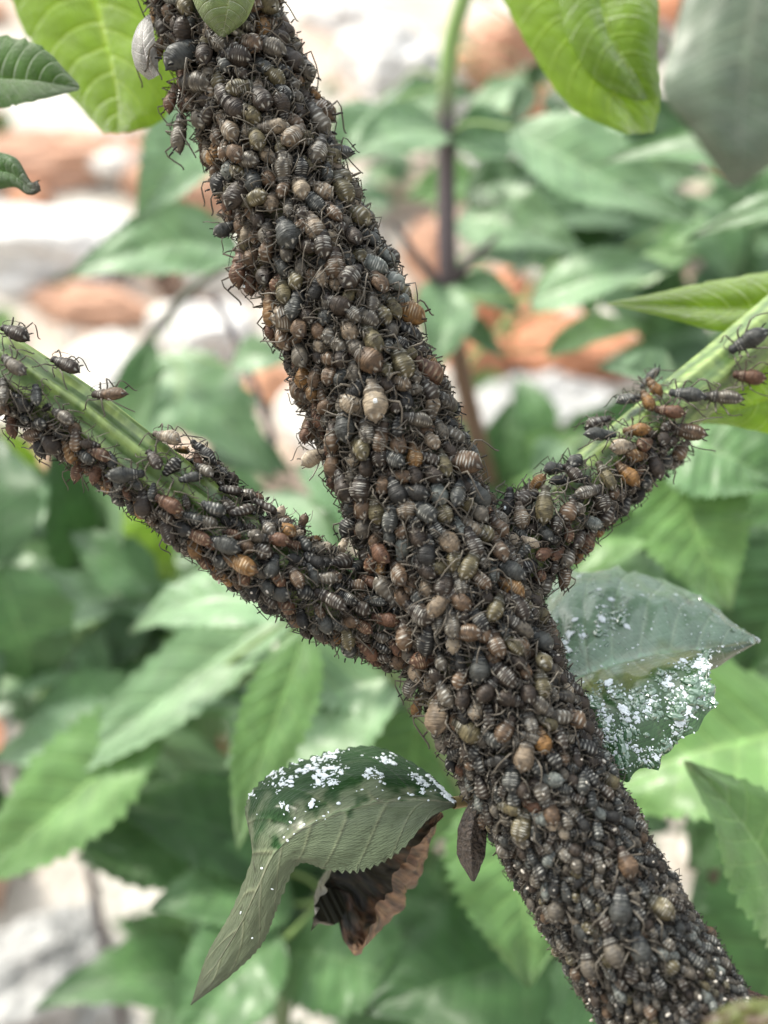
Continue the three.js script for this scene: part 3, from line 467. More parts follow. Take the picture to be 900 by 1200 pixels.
{
  const patch = (x, v) => { const n = fbm(x * 4, v * 12, 41, 4), rim = clamp((v - 0.06 + 0.5 * n) * 8, 0, 1) * clamp((0.72 - v + 0.5 * n) * 8, 0, 1) * clamp((x - 0.25 + 0.4 * n) * 6, 0, 1); return x > 0.1 ? (n > -0.06 ? 1 : n > -0.14 ? 0.25 : 0.03) * rim * (x < 0.95 ? 1 : 0.1) : x < -0.08 && v < 0.42 ? (n > 0.12 ? 0.5 : 0.01) : (n > 0.2 ? 0.08 : 0.003); };
  flecks(wetGeo, 41, 130, 900, 11, patch, 0.00012, waxAndGlintMat, wetLeaf, 'honeydew', 'white flecks painted in as sky glints on honeydew', 1);
  flecks(wetGeo, 41, 130, 1700, 12, patch, 0.00017, dewMat, wetLeaf, 'honeydew', 'clear honeydew drops', 1);
  flecks(wetGeo, 41, 130, 160, 17, patch, 0.00042, dewMat, wetLeaf, 'honeydew', 'large clear honeydew drops', 1);
  flecks(wetGeo, 41, 130, 260, 19, patch, 0.00030, waxAndGlintMat, wetLeaf, 'honeydew', 'white honeydew smears painted in for its wet sheen', 1, 0.25, 1.0);
  flecks(wetGeo, 41, 130, 420, 29, (x, v) => (x < -0.05 ? (fbm(x * 4, v * 8, 71, 3) > -0.05 ? 0.6 : 0.05) * (1.1 - v) : 0.15), 0.00008, waxAndGlintMat, wetLeaf, 'honeydew', 'fine white specks painted in as sparkle over the upper blade', 1);
  const fleck = (x, v) => { const n = fbm(x * 4, v * 13, 61, 4); return x < -0.2 && v < 0.52 ? (n > 0.10 ? 1 : n > 0.03 ? 0.15 : 0.012) : x < 0 && v < 0.5 ? 0.04 : 0.001; };
  flecks(foldGeo, 41, 260, 560, 13, fleck, 0.00012, waxAndGlintMat, elder.children[4 - 1], 'honeydew', 'white flecks on the folded top', 1);
  flecks(foldGeo, 41, 260, 130, 23, fleck, 0.00028, waxAndGlintMat, elder.children[4 - 1], 'honeydew', 'white smears on the folded top', 1, 0.25, 1.0);
}

// ---------------------------------------------------------------- aphids
// the three stems as lines of samples, so that an aphid can be set on them
function track(pts, R, tapered = false, n = 420) {
  const c = sampled(pts, n);
  return { R, s: c.map((p, i) => {
    const r = tapered ? R * lerp(0.72, 1, clamp((toPx(p)[1] + 60) / 800, 0, 1)) : R;
    const t = c[Math.min(n - 1, i + 1)].clone().sub(c[Math.max(0, i - 1)]).normalize(), tw = CAM.clone().sub(p); tw.addScaledVector(t, -tw.dot(t)).normalize();
    const lat = t.clone().cross(tw).normalize(); if (lat.dot(RIGHT) < 0) lat.negate(); const q = toPx(p); return { p, t, tw, lat, r, x: q[0], y: q[1], d: q[2] };
  }) };
}
const TR = { M: track(stemW.slice(0, -1), RM, true), L: track(leftPts.map((q) => P(...q)), RL), R: track(rightPts.map((q) => P(...q)), RR) };
// body colours, linear: back, then head and thorax
const TONES = {
  black: [[0.021, 0.020, 0.018], [0.013, 0.013, 0.013], 'black'], slate: [[0.052, 0.053, 0.047], [0.027, 0.029, 0.029], 'slate grey'], grey: [[0.118, 0.10, 0.076], [0.040, 0.036, 0.031], 'grey'],
  dark: [[0.046, 0.034, 0.025], [0.018, 0.014, 0.012], 'dark brown'], brown: [[0.115, 0.072, 0.042], [0.045, 0.033, 0.025], 'brown'], rust: [[0.112, 0.056, 0.032], [0.07, 0.036, 0.024], 'rust brown'],
  tan: [[0.19, 0.142, 0.095], [0.08, 0.062, 0.045], 'tan'], amber: [[0.195, 0.100, 0.032], [0.09, 0.052, 0.027], 'amber'], olive: [[0.12, 0.098, 0.05], [0.05, 0.044, 0.028], 'olive brown'],
  pale: [[0.29, 0.23, 0.16], [0.13, 0.105, 0.078], 'pale tan'], cream: [[0.38, 0.31, 0.215], [0.25, 0.2, 0.14], 'cream'], mist: [[0.155, 0.165, 0.145], [0.085, 0.092, 0.085], 'pale grey'],
};
const profile = [[0, 0.012], [0.025, 0.035], [0.05, 0.05], [0.075, 0.10], [0.13, 0.19], [0.22, 0.265], [0.34, 0.305], [0.46, 0.305], [0.56, 0.275], [0.64, 0.235], [0.70, 0.215], [0.76, 0.195], [0.81, 0.155], [0.86, 0.14], [0.90, 0.15], [0.945, 0.135], [0.98, 0.085], [1, 0.012]];
function wideAt(t) { for (let i = 1; i < profile.length; i++) if (t <= profile[i][0]) { const [a, b] = [profile[i - 1], profile[i]], k = (t - a[0]) / (b[0] - a[0]), s = k * k * (3 - 2 * k); return lerp(a[1], b[1], lerp(k, s, 0.5)); } return 0.01; }
// one whole body, a metre long, head towards +y, back towards +z: abdomen, thorax, head, cornicles, eyes and six legs
function bodyGeo(tone, bars, seed, nr, ns, fine) {
  const [c0, c1] = TONES[tone], r = rng(seed), geos = [], wax = tone === 'rust' || tone === 'amber' ? [0.5, 0.40, 0.27] : [0.52, 0.50, 0.44], fat = 0.80 + 0.24 * r(), flat = 0.85 + 0.25 * r(), lop = (r() - 0.5) * 0.10;
  const g = gridGeo(ns + 1, nr, (u, v, p, c) => {
    const t = v, a = (u % 1) * Math.PI * 2, ph = a > Math.PI ? a - 2 * Math.PI : a, e = Math.abs(ph), seg = (t - 0.12) / 0.068, ab = t > 0.1 && t < 0.64 ? 1 : 0;
    const crease = ab * (0.022 + 0.012 * N3(t * 11, seed, a)) * Math.pow(Math.abs(Math.cos(Math.PI * seg)), 5);
    const w = wideAt(t) * (1 - crease * 2.4) * (t < 0.66 ? fat : 1) * (1 + 0.13 * N3(seed + Math.cos(a) * 1.3, Math.sin(a) * 1.3, t * 4) + 0.05 * N3(seed + Math.cos(a) * 4, Math.sin(a) * 4, t * 13) - 0.07 * ab * Math.exp(-Math.pow((e - 1.25) / 0.22, 2)));
    p.set(w * Math.sin(a) + lop * Math.sin(t * 3), t - 0.5, w * Math.cos(a) * (Math.cos(a) > 0 ? 0.92 : 0.62) * flat + (t < 0.6 ? 0.035 * Math.sin(Math.PI * t / 0.6) : 0));
    const n = Math.max(0.3, 1 + 0.95 * fbm(Math.cos(a) * 2.4 + seed, Math.sin(a) * 2.4, t * 7, 3) + 0.30 * N3(Math.cos(a) * 7, Math.sin(a) * 7, t * 24 + seed));
    let q = mixc(c0, c1, clamp((t - 0.6) * 9, 0, 0.9)); q = mixc(q, c1, clamp(2.6 * fbm(Math.cos(a) * 1.8 - seed, Math.sin(a) * 1.8 + 4, t * 5, 2), 0, 0.75)); if (t < 0.07) q = mixc(q, c1, 0.8);
    q = mixc(q, c1, clamp((e - 1.7) * 1.2, 0, 0.6));
    if (bars && ab) { const k = Math.abs(seg - Math.floor(seg) - 0.5), on = bars === 2 ? (e < 0.95 + 0.4 * N3(Math.floor(seg) * 3.1, seed, 2) && e > 0.16 + 0.25 * N3(Math.floor(seg) * 5.3, seed, 7)) : (e > 0.36 && e < 0.85); if (k < 0.24 && on && t > 0.16 && t < 0.6) q = mixc(q, wax, clamp(0.62 + 1.2 * N3(Math.floor(seg) * 2.7 + ph, seed, 5), 0.1, 0.9) * clamp((0.24 - k) * 12, 0, 1)); }
    const spot = Math.hypot((t - 0.11) * 9, (e - 0.62) * 1.1); if (spot < 0.30 && bars !== 3) q = mixc(q, wax, 0.8 * clamp((0.30 - spot) * 8, 0, 1));
    if (t > 0.70 && t < 0.86 && e < 0.9 && bars !== 3) { const k = Math.abs((t - 0.70) / 0.08 - Math.round((t - 0.70) / 0.08)); if (k < 0.18 && e > 0.25) q = mixc(q, wax, 0.45); }
    c[0] = q[0] * n; c[1] = q[1] * n; c[2] = q[2] * n;
  }, true);
  { const nn = g.attributes.normal; for (let j = 0; j < nr; j++) { const A = j * (ns + 1), B = A + ns, x = V(nn.getX(A) + nn.getX(B), nn.getY(A) + nn.getY(B), nn.getZ(A) + nn.getZ(B)).normalize(); nn.setXYZ(A, x.x, x.y, x.z); nn.setXYZ(B, x.x, x.y, x.z); } }
  geos.push(g.index ? g.toNonIndexed && g : g);
  const limb = (pts, rad, ca, cb, n, sides) => { const gg = localTube(pts, n, sides, rad, (t) => mixc(ca, cb, t)); geos.push(gg); };
  const lc = mixc(c1, [0.27, 0.235, 0.185], 0.75), ld = mixc(c1, [0.12, 0.105, 0.085], 0.75), sides = fine ? 6 : 3;
  for (const s of [-1, 1]) {
    const j = () => (r() - 0.5) * 0.12;
    // cornicles
    limb([V(s * 0.155, -0.385, 0.13), V(s * 0.185, -0.46, 0.19), V(s * 0.19, -0.50, 0.205)], (t) => 0.026 * (1 - 0.35 * t), [c1[0], c1[1], c1[2]], [0.02, 0.018, 0.016], 3, fine ? 7 : 4);
    // legs: thigh out and up, shank out and down, foot
    const roots = [[0.16, 0.27, 0.42, 0.62], [0.19, 0.19, 0.12, 0.10], [0.19, 0.12, -0.22, -0.52]];
    for (const [x, y, ky, fy] of roots) {
      const knee = V(s * (0.47 + j() * 1.5), ky * 0.9 + j() * 1.8, 0.22 + j() * 1.8), foot = V(s * (0.60 + j() * 3), fy * 1.1 + j() * 2.4, -0.26 + j() * 1.5);
      limb([V(s * x * 0.6, y, -0.09), V(s * (x + 0.12), lerp(y, ky, 0.45), -0.01), knee, knee.clone().lerp(foot, 0.5).add(V(s * 0.03, 0, 0.01)), foot, foot.clone().add(V(s * 0.03, Math.sign(fy) * 0.05, -0.01))], (t) => 0.027 * (1 - 0.4 * t) * (t > 0.45 && t < 0.55 ? 0.8 : 1), lc, ld, fine ? 9 : 6, sides);
    }
    if (fine) { const e = new THREE.SphereGeometry(0.034, 8, 6); e.translate(s * 0.125, 0.415, 0.03); const k = e.attributes.position.count, cc = new Float32Array(k * 3); for (let i = 0; i < k; i++) { cc[i * 3] = 0.03; cc[i * 3 + 1] = 0.012; cc[i * 3 + 2] = 0.01; } e.setAttribute('color', new THREE.BufferAttribute(cc, 3)); geos.push(e); }
  }
  return mergeGeometries(geos);
}
function localTube(pts, n, ns, rad, col) {
  const P0 = new THREE.CatmullRomCurve3(pts, false, 'centripetal').getPoints(n - 1), fr = []; let nr = V(0.3, 0.2, 1);
  for (let i = 0; i < n; i++) { const t = P0[Math.min(n - 1, i + 1)].clone().sub(P0[Math.max(0, i - 1)]).normalize(); nr = nr.clone().addScaledVector(t, -nr.dot(t)).normalize(); fr.push([P0[i], nr, t.clone().cross(nr)]); }
  return gridGeo(ns + 1, n, (u, v, p, c) => { const k = Math.round(v * (n - 1)), a = (u % 1) * Math.PI * 2, q = rad(v); p.copy(fr[k][0]).addScaledVector(fr[k][1], Math.cos(a) * q).addScaledVector(fr[k][2], Math.sin(a) * q); const e = col(v); c[0] = e[0]; c[1] = e[1]; c[2] = e[2]; }, true);
}
const skinTex = dataTex(256, 256, (u, v, o) => { const n = 0.62 + 0.55 * fbm(u * 10, v * 16, 3, 4) + 0.16 * Math.sin(v * 150 + 4 * fbm(u * 6, v * 6, 8, 2)) * (0.4 + N3(u * 9, v * 9, 14)); o[0] = o[1] = o[2] = n; }, false);
const skinCol = dataTex(256, 256, (u, v, o) => { const n = 0.86 + 0.42 * fbm(u * 14 + 3, v * 20, 23, 4); o[0] = n; o[1] = n; o[2] = n; }, false);
const aphidMat = new THREE.MeshPhysicalMaterial({ color: C3([0.82, 0.84, 0.86]), vertexColors: true, map: skinCol, bumpMap: skinTex, bumpScale: 0.00009, roughness: 0.62, clearcoat: 0.1, clearcoatRoughness: 0.35, specularIntensity: 0.4 });
const huskMat = new THREE.MeshPhysicalMaterial({ vertexColors: true, roughness: 0.95, transmission: 0.45, thickness: 0, clearcoat: 0.3, clearcoatRoughness: 0.4 });
const antennaGeo = [-1, 1].map((s) => localTube([V(s * 0.06, 0.44, 0.02), V(s * 0.15, 0.55, 0.07), V(s * 0.30, 0.48, 0.12), V(s * 0.42, 0.22, 0.14), V(s * 0.46, -0.05, 0.12)], 10, 4, (t) => 0.013 * (1 - 0.55 * t), (t) => mixc([0.14, 0.12, 0.095], [0.03, 0.027, 0.025], clamp(t * 2 - 0.6, 0, 1))));
const fineBodies = new Map(), coarseBodies = new Map();
const fineBody = (tone, bars, k) => { const key = tone + bars + k; if (!fineBodies.has(key)) fineBodies.set(key, bodyGeo(tone, bars, 10 + fineBodies.size * 7, 46, 22, true)); return fineBodies.get(key); };
const coarseBody = (tone, bars, k) => { const key = tone + bars + k; if (!coarseBodies.has(key)) coarseBodies.set(key, bodyGeo(tone, bars, 500 + coarseBodies.size * 7, 22, 11, false)); return coarseBodies.get(key); };

const r0 = rng(2024), all = [], cells = new Map(), CELL = 0.002;
const cellKey = (p) => [Math.floor(p.x / CELL), Math.floor(p.y / CELL), Math.floor(p.z / CELL)];
function free(p, len, tight) { const [a, b, c] = cellKey(p); for (let i = -1; i < 2; i++) for (let j = -1; j < 2; j++) for (let k = -1; k < 2; k++) for (const q of cells.get([a + i, b + j, c + k].join()) ?? []) if (q.p.distanceTo(p) < tight * 0.5 * (len + q.len)) return false; return true; }
function keep(o) { const k = cellKey(o.p).join(); if (!cells.has(k)) cells.set(k, []); cells.get(k).push(o); all.push(o); }
function pose(p, n, rear, tilt) {                      // rear: where the tail points; n: away from the stem
  const y = rear.clone().addScaledVector(n, tilt).normalize().negate(), z = n.clone().multiplyScalar(1).addScaledVector(CAM.clone().sub(p).normalize(), 0.25); z.addScaledVector(y, -z.dot(y)).normalize();
  return new THREE.Matrix4().makeBasis(y.clone().cross(z), y, z);
}
// aphids one can single out in the photograph: stem, pixel, length in pixels, where the tail points (degrees, 0 = along +x, 90 = down), tone, bars, own description
const picked = [
  ['M', 184, 74, 40, 115, 'amber', 1, 'winged aphid with a pale translucent wing at the stem top'], ['M', 226, 88, 54, 120, 'slate', 0, 'large slate blue aphid near the stem top'], ['M', 297, 18, 42, 72, 'rust', 0, 'long rust brown aphid at the very stem top'],
  ['M', 314, 57, 34, 105, 'amber', 0, 'glossy amber aphid below the top rust brown one'], ['M', 287, 53, 26, 80, 'cream', 3, 'pinkish cream aphid beside the young leaf'], ['M', 243, 124, 46, 5, 'grey', 1, 'broad grey aphid lying crosswise near the stem top'],
  ['M', 214, 164, 46, 85, 'grey', 1, 'large ribbed grey aphid on the shaded upper edge'], ['M', 237, 162, 22, 80, 'tan', 0, ''], ['M', 297, 138, 40, 165, 'olive', 2, 'plump olive aphid with pale bars near the top'],
  ['M', 278, 165, 26, 200, 'tan', 2, ''], ['M', 303, 181, 27, 80, 'pale', 2, 'small round pale aphid with faint bars'], ['M', 318, 107, 32, 60, 'slate', 1, 'glossy blue grey aphid above the plump olive one'],
  ['M', 205, 127, 34, 95, 'rust', 1, ''], ['M', 325, 171, 28, 85, 'grey', 1, ''], ['M', 212, 24, 44, 20, 'mist', 2, 'pale ribbed aphid lying beside the young leaf'], ['M', 257, 66, 26, 90, 'tan', 1, ''],
  ['M', 359, 89, 40, 65, 'grey', 2, 'barred grey aphid on the bright upper edge'], ['M', 377, 138, 46, 38, 'brown', 2, 'long barred brown aphid against the bright gap'], ['M', 400, 187, 38, 5, 'slate', 1, 'dark aphid jutting sideways from the upper stem'],
  ['M', 354, 101, 20, 95, 'amber', 0, ''], ['M', 372, 119, 20, 70, 'amber', 0, ''], ['M', 329, 84, 24, 85, 'tan', 0, ''], ['M', 268, 221, 42, 115, 'black', 1, 'black aphid with white bars on the upper stem'],
  ['M', 290, 245, 48, 105, 'dark', 1, 'large dusky aphid with four pale bars on its flank'], ['M', 363, 250, 36, 75, 'pale', 0, 'smooth round pale tan aphid on the upper stem'], ['M', 333, 263, 30, 90, 'tan', 0, 'honey coloured aphid next to the smooth pale one'],
  ['M', 324, 293, 34, 80, 'grey', 0, ''], ['M', 396, 303, 24, 250, 'cream', 3, 'curled cream aphid shaped like a shell'], ['M', 412, 321, 27, 75, 'slate', 0, 'dark slate aphid touching the curled cream one'], ['M', 386, 325, 25, 60, 'slate', 0, ''],
  ['M', 400, 349, 29, 80, 'tan', 0, 'tan aphid with long legs below the curled cream one'], ['M', 362, 333, 27, 75, 'grey', 0, ''], ['M', 345, 384, 42, 175, 'tan', 2, 'knobbly tan aphid lying crosswise on the shaded side'], ['M', 390, 385, 29, 100, 'slate', 0, ''],
  ['M', 282, 320, 46, 85, 'rust', 1, 'long rust brown aphid on the shaded stem edge'], ['M', 302, 306, 40, 115, 'brown', 0, ''], ['M', 296, 338, 30, 80, 'rust', 0, 'rust brown aphid bearing one white dot'], ['M', 416, 402, 36, 75, 'tan', 0, 'smooth round tan aphid at the middle of the upper stem'],
  ['M', 264, 273, 28, 150, 'slate', 0, ''], ['M', 321, 386, 34, 95, 'rust', 0, ''], ['M', 441, 414, 44, 72, 'olive', 0, 'large smooth olive aphid beside the round tan one'], ['M', 477, 375, 46, 22, 'amber', 2, 'plump golden aphid with pale bars on the stem edge'],
  ['M', 468, 411, 30, 45, 'black', 2, ''], ['M', 450, 360, 28, 70, 'mist', 2, ''], ['M', 430, 341, 26, 80, 'slate', 0, ''], ['M', 383, 413, 26, 95, 'pale', 1, ''], ['M', 499, 426, 34, 30, 'amber', 2, 'smaller golden barred aphid below the plump golden one'],
  ['M', 361, 443, 36, 85, 'amber', 0, 'big amber brown aphid on the shaded middle edge'], ['M', 444, 480, 52, 82, 'pale', 0, 'largest pale brown aphid, one white dot on its back'], ['M', 407, 479, 32, 85, 'grey', 0, 'oval grey tan aphid beside the largest pale brown one'],
  ['M', 420, 540, 27, 85, 'pale', 2, 'small round aphid with pale stripes at mid stem'], ['M', 393, 447, 33, 88, 'brown', 1, ''], ['M', 421, 447, 34, 80, 'grey', 0, ''], ['M', 470, 463, 32, 25, 'tan', 2, ''], ['M', 470, 526, 34, 85, 'brown', 0, 'brown aphid showing two bright dots at mid stem'],
  ['M', 486, 542, 32, 88, 'amber', 2, ''], ['M', 450, 543, 32, 80, 'dark', 1, ''], ['M', 454, 574, 32, 85, 'brown', 0, ''], ['M', 479, 597, 33, 88, 'tan', 2, 'round tan aphid with curved bars below mid stem'], ['M', 421, 578, 22, 90, 'slate', 0, ''],
  ['M', 392, 563, 29, 85, 'rust', 0, ''], ['M', 404, 568, 25, 85, 'rust', 0, ''], ['M', 361, 512, 27, 95, 'rust', 0, 'orange brown aphid hanging off the shaded edge'], ['M', 515, 508, 33, 85, 'grey', 0, ''], ['M', 514, 583, 33, 80, 'mist', 0, 'pale grey aphid just above the branch fork'],
  ['M', 412, 614, 42, 115, 'black', 2, 'long black aphid above the fork on the shaded side'], ['M', 386, 494, 27, 80, 'grey', 1, ''], ['M', 540, 548, 50, 28, 'brown', 2, 'long barred brown aphid sticking out over the bright gap'], ['M', 561, 597, 28, 10, 'rust', 2, 'pinkish barred aphid on the edge above the fork'],
  ['R', 588, 601, 42, 80, 'black', 0, 'round black aphid with a white dot at the fork'], ['R', 598, 619, 34, 80, 'tan', 2, 'pink tan barred aphid beside the round black one'], ['R', 621, 611, 48, 95, 'olive', 0, 'long yellowish aphid at the start of the branch'], ['R', 608, 649, 24, 40, 'cream', 3, 'tiny elongated cream nymph at the fork'],
  ['M', 574, 671, 26, 90, 'mist', 2, 'white-faced grey aphid under the fork'], ['M', 610, 671, 40, 155, 'black', 2, 'black aphid with white bars under the fork'], ['M', 595, 690, 38, 50, 'amber', 2, 'golden barred aphid under the fork'], ['M', 474, 644, 30, 290, 'mist', 0, 'pale green grey aphid pointing upward at the fork'],
  ['M', 534, 671, 29, 80, 'grey', 2, ''], ['M', 491, 655, 27, 80, 'slate', 1, ''], ['M', 491, 628, 38, 60, 'dark', 0, ''], ['M', 537, 621, 27, 80, 'mist', 2, ''], ['M', 519, 604, 33, 70, 'olive', 2, ''], ['M', 486, 684, 31, 85, 'brown', 0, ''], ['M', 503, 687, 30, 80, 'tan', 0, ''],
  ['M', 459, 744, 44, 165, 'grey', 2, 'long grey tan aphid lying crosswise below the fork'], ['M', 499, 768, 36, 165, 'rust', 2, 'rust aphid with strong white bars below the fork'], ['M', 534, 751, 28, 95, 'cream', 3, 'cream shell-like aphid at the centre below the fork'], ['M', 557, 754, 19, 90, 'slate', 0, 'little round slate ball of an aphid'],
  ['M', 560, 778, 36, 85, 'slate', 0, 'smooth slate green aphid under the little slate ball'], ['M', 557, 724, 38, 55, 'black', 2, 'blue black aphid with white bars below the fork'], ['M', 578, 749, 40, 75, 'brown', 2, ''], ['M', 586, 787, 40, 45, 'dark', 2, 'dark aphid with a double row of pale bars'],
  ['L', 444, 722, 34, 10, 'rust', 0, 'orange rust aphid where the branch joins the stem'], ['M', 482, 801, 38, 100, 'grey', 2, 'barred grey aphid on the lower shaded edge'], ['M', 514, 832, 50, 68, 'tan', 0, 'large dusty tan aphid on the lower stem'], ['M', 548, 850, 38, 20, 'olive', 0, ''],
  ['M', 556, 823, 28, 90, 'pale', 2, 'small pale striped aphid on the lower stem'], ['M', 616, 840, 31, 80, 'grey', 2, ''], ['M', 488, 827, 25, 90, 'amber', 0, 'amber aphid peeping out on the lower shaded edge'], ['M', 514, 724, 34, 80, 'grey', 2, ''], ['M', 470, 711, 28, 90, 'black', 0, 'black aphid with one bright dot by the fork'],
  ['M', 470, 772, 32, 150, 'brown', 0, ''], ['M', 532, 773, 20, 80, 'slate', 1, ''], ['M', 612, 876, 40, 105, 'tan', 0, 'broad reddish tan aphid on the lower stem'], ['M', 631, 862, 32, 80, 'amber', 0, 'amber tan aphid behind the broad reddish one'], ['M', 597, 901, 36, 85, 'slate', 2, 'squarish slate aphid on the lower stem'],
  ['M', 640, 903, 30, 5, 'mist', 0, 'pale greenish grey aphid on the lower stem'], ['M', 619, 933, 28, 25, 'rust', 0, 'glossy reddish oval aphid on the lower stem'], ['M', 610, 956, 40, 100, 'olive', 2, 'large olive aphid under the glossy reddish one'], ['M', 539, 896, 24, 90, 'rust', 0, ''], ['M', 641, 939, 32, 80, 'brown', 0, ''],
  ['M', 713, 1042, 42, 95, 'slate', 0, 'big smooth slate aphid near the stem foot'], ['M', 708, 1092, 40, 62, 'grey', 0, 'big dusty grey aphid under the slate one'], ['M', 736, 1090, 38, 80, 'slate', 0, 'big bluish aphid beside the dusty grey one'], ['M', 683, 1110, 36, 65, 'grey', 0, ''], ['M', 722, 998, 36, 85, 'brown', 0, 'smooth brown aphid above the big slate one'],
  ['M', 647, 1048, 34, 90, 'grey', 0, ''], ['M', 760, 1046, 38, 50, 'olive', 2, ''], ['M', 665, 1063, 19, 20, 'pale', 0, ''], ['M', 652, 983, 27, 40, 'grey', 2, ''], ['M', 787, 1178, 28, 90, 'slate', 0, ''], ['M', 813, 1150, 22, 90, 'mist', 0, ''],
  ['L', 31, 401, 38, 40, 'dark', 1, 'uppermost aphid standing on the bare green branch'], ['L', 87, 437, 38, 40, 'dark', 1, 'middle one of three aphids along the bare branch top'], ['L', 136, 469, 44, 18, 'brown', 0, 'plump dark aphid standing on long legs on the bare branch'],
  ['L', 20, 469, 36, 70, 'grey', 2, ''], ['L', 58, 473, 30, 70, 'slate', 1, ''], ['L', 88, 498, 34, 25, 'grey', 1, ''], ['L', 96, 552, 36, 100, 'rust', 1, 'rust brown aphid hanging under the bare branch'], ['L', 121, 559, 30, 95, 'rust', 0, 'smaller rust aphid hanging beside it under the branch'], ['L', 20, 500, 34, 80, 'rust', 0, ''],
  ['L', 51, 525, 36, 60, 'black', 0, ''], ['L', 50, 512, 34, 170, 'brown', 1, ''], ['L', 156, 562, 42, 180, 'slate', 0, 'dark green grey aphid lying along the branch underside'], ['L', 36, 441, 42, 40, 'grey', 0, ''], ['L', 187, 545, 30, 60, 'dark', 1, ''], ['L', 200, 518, 36, 42, 'pale', 2, 'pale barred aphid on the branch top edge'],
  ['L', 239, 531, 40, 52, 'black', 2, 'black barred aphid on the branch top edge'], ['L', 233, 543, 24, 85, 'rust', 0, ''], ['L', 260, 552, 22, 50, 'black', 2, ''], ['L', 237, 630, 40, 12, 'rust', 2, 'long rust red barred aphid on the branch'], ['L', 200, 623, 38, 48, 'dark', 1, 'dark aphid hanging at the lower branch edge'],
  ['L', 265, 640, 44, 12, 'slate', 0, ''], ['L', 283, 661, 50, 10, 'amber', 2, 'large amber aphid with white bars on the branch'], ['L', 318, 663, 30, 110, 'slate', 0, 'slate blue ball of an aphid on the branch'], ['L', 343, 674, 32, 60, 'brown', 1, ''], ['L', 300, 690, 30, 90, 'black', 0, ''],
  ['L', 377, 697, 44, 28, 'dark', 2, 'dark aphid with strong white bars near the fork'], ['L', 397, 696, 30, 30, 'black', 2, ''], ['L', 253, 662, 19, 90, 'amber', 0, ''], ['L', 278, 680, 24, 60, 'brown', 0, ''], ['L', 205, 594, 38, 20, 'rust', 0, ''], ['L', 350, 719, 30, 62, 'black', 0, 'dark oval aphid hanging beneath the branch'],
  ['L', 397, 740, 36, 70, 'olive', 1, 'plump olive aphid at the lower branch edge'], ['L', 413, 727, 30, 30, 'rust', 2, ''], ['L', 355, 611, 22, 285, 'brown', 0, 'little brown aphid standing upright on the branch'], ['L', 323, 632, 34, 20, 'rust', 0, ''], ['L', 428, 700, 30, 20, 'slate', 1, ''], ['L', 437, 773, 25, 15, 'rust', 0, ''], ['M', 369, 540, 34, 150, 'cream', 3, 'papery cast skin clinging to the shaded stem edge'], ['L', 326, 602, 24, 300, 'cream', 3, 'papery cast skin standing on the branch'], ['L', 345, 628, 22, 330, 'cream', 3, 'small cast skin near the little upright brown aphid'],
  ['L', 378, 640, 24, 20, 'cream', 3, 'cast skin in the angle between branch and stem'], ['L', 398, 656, 20, 60, 'cream', 3, 'smallest cast skin in the angle by the stem'], ['M', 404, 640, 22, 100, 'cream', 3, 'cast skin at the stem edge above the branch angle'], ['M', 640, 952, 24, 15, 'cream', 3, 'pale shard of cast skin on the lower stem'], ['M', 655, 958, 20, 80, 'cream', 3, 'upright pale shard next to another on the lower stem'],
  ['R', 852, 421, 46, 338, 'slate', 0, 'long slate aphid highest on the leafy green branch'], ['R', 858, 457, 36, 8, 'rust', 0, 'rust aphid highest on the branch underside'], ['R', 826, 483, 44, 5, 'grey', 1, 'long grey aphid over the lime green leaf'], ['R', 755, 466, 28, 60, 'amber', 0, 'upper one of two amber aphids on the branch'],
  ['R', 744, 484, 28, 70, 'amber', 0, 'lower one of two amber aphids on the branch'], ['R', 759, 447, 32, 320, 'slate', 1, 'slate aphid standing on the upper branch edge'], ['R', 730, 476, 34, 140, 'slate', 2, ''], ['R', 695, 503, 34, 150, 'dark', 2, 'barred dark aphid with raised legs on the branch'], ['R', 689, 523, 40, 160, 'slate', 0, ''],
  ['R', 728, 521, 32, 10, 'amber', 0, 'orange amber aphid halfway along the branch'], ['R', 711, 541, 34, 170, 'pale', 1, ''], ['R', 716, 572, 38, 60, 'amber', 0, 'brown amber aphid at the middle of the branch'], ['R', 751, 557, 38, 85, 'dark', 0, 'dark pointed aphid hanging under the branch'], ['R', 785, 522, 44, 10, 'brown', 1, ''],
  ['R', 783, 482, 40, 20, 'slate', 0, ''], ['R', 655, 573, 30, 60, 'dark', 1, ''], ['R', 620, 578, 32, 330, 'amber', 1, 'amber brown aphid on the branch edge by the fork'], ['R', 689, 578, 40, 75, 'olive', 0, ''], ['R', 668, 596, 40, 160, 'grey', 2, ''], ['R', 678, 624, 30, 20, 'mist', 1, ''],
  ['R', 655, 674, 42, 100, 'brown', 2, 'barred brown aphid hanging below the branch by the fork'], ['R', 638, 628, 30, 120, 'dark', 2, ''], ['R', 764, 501, 34, 20, 'rust', 0, ''],
];
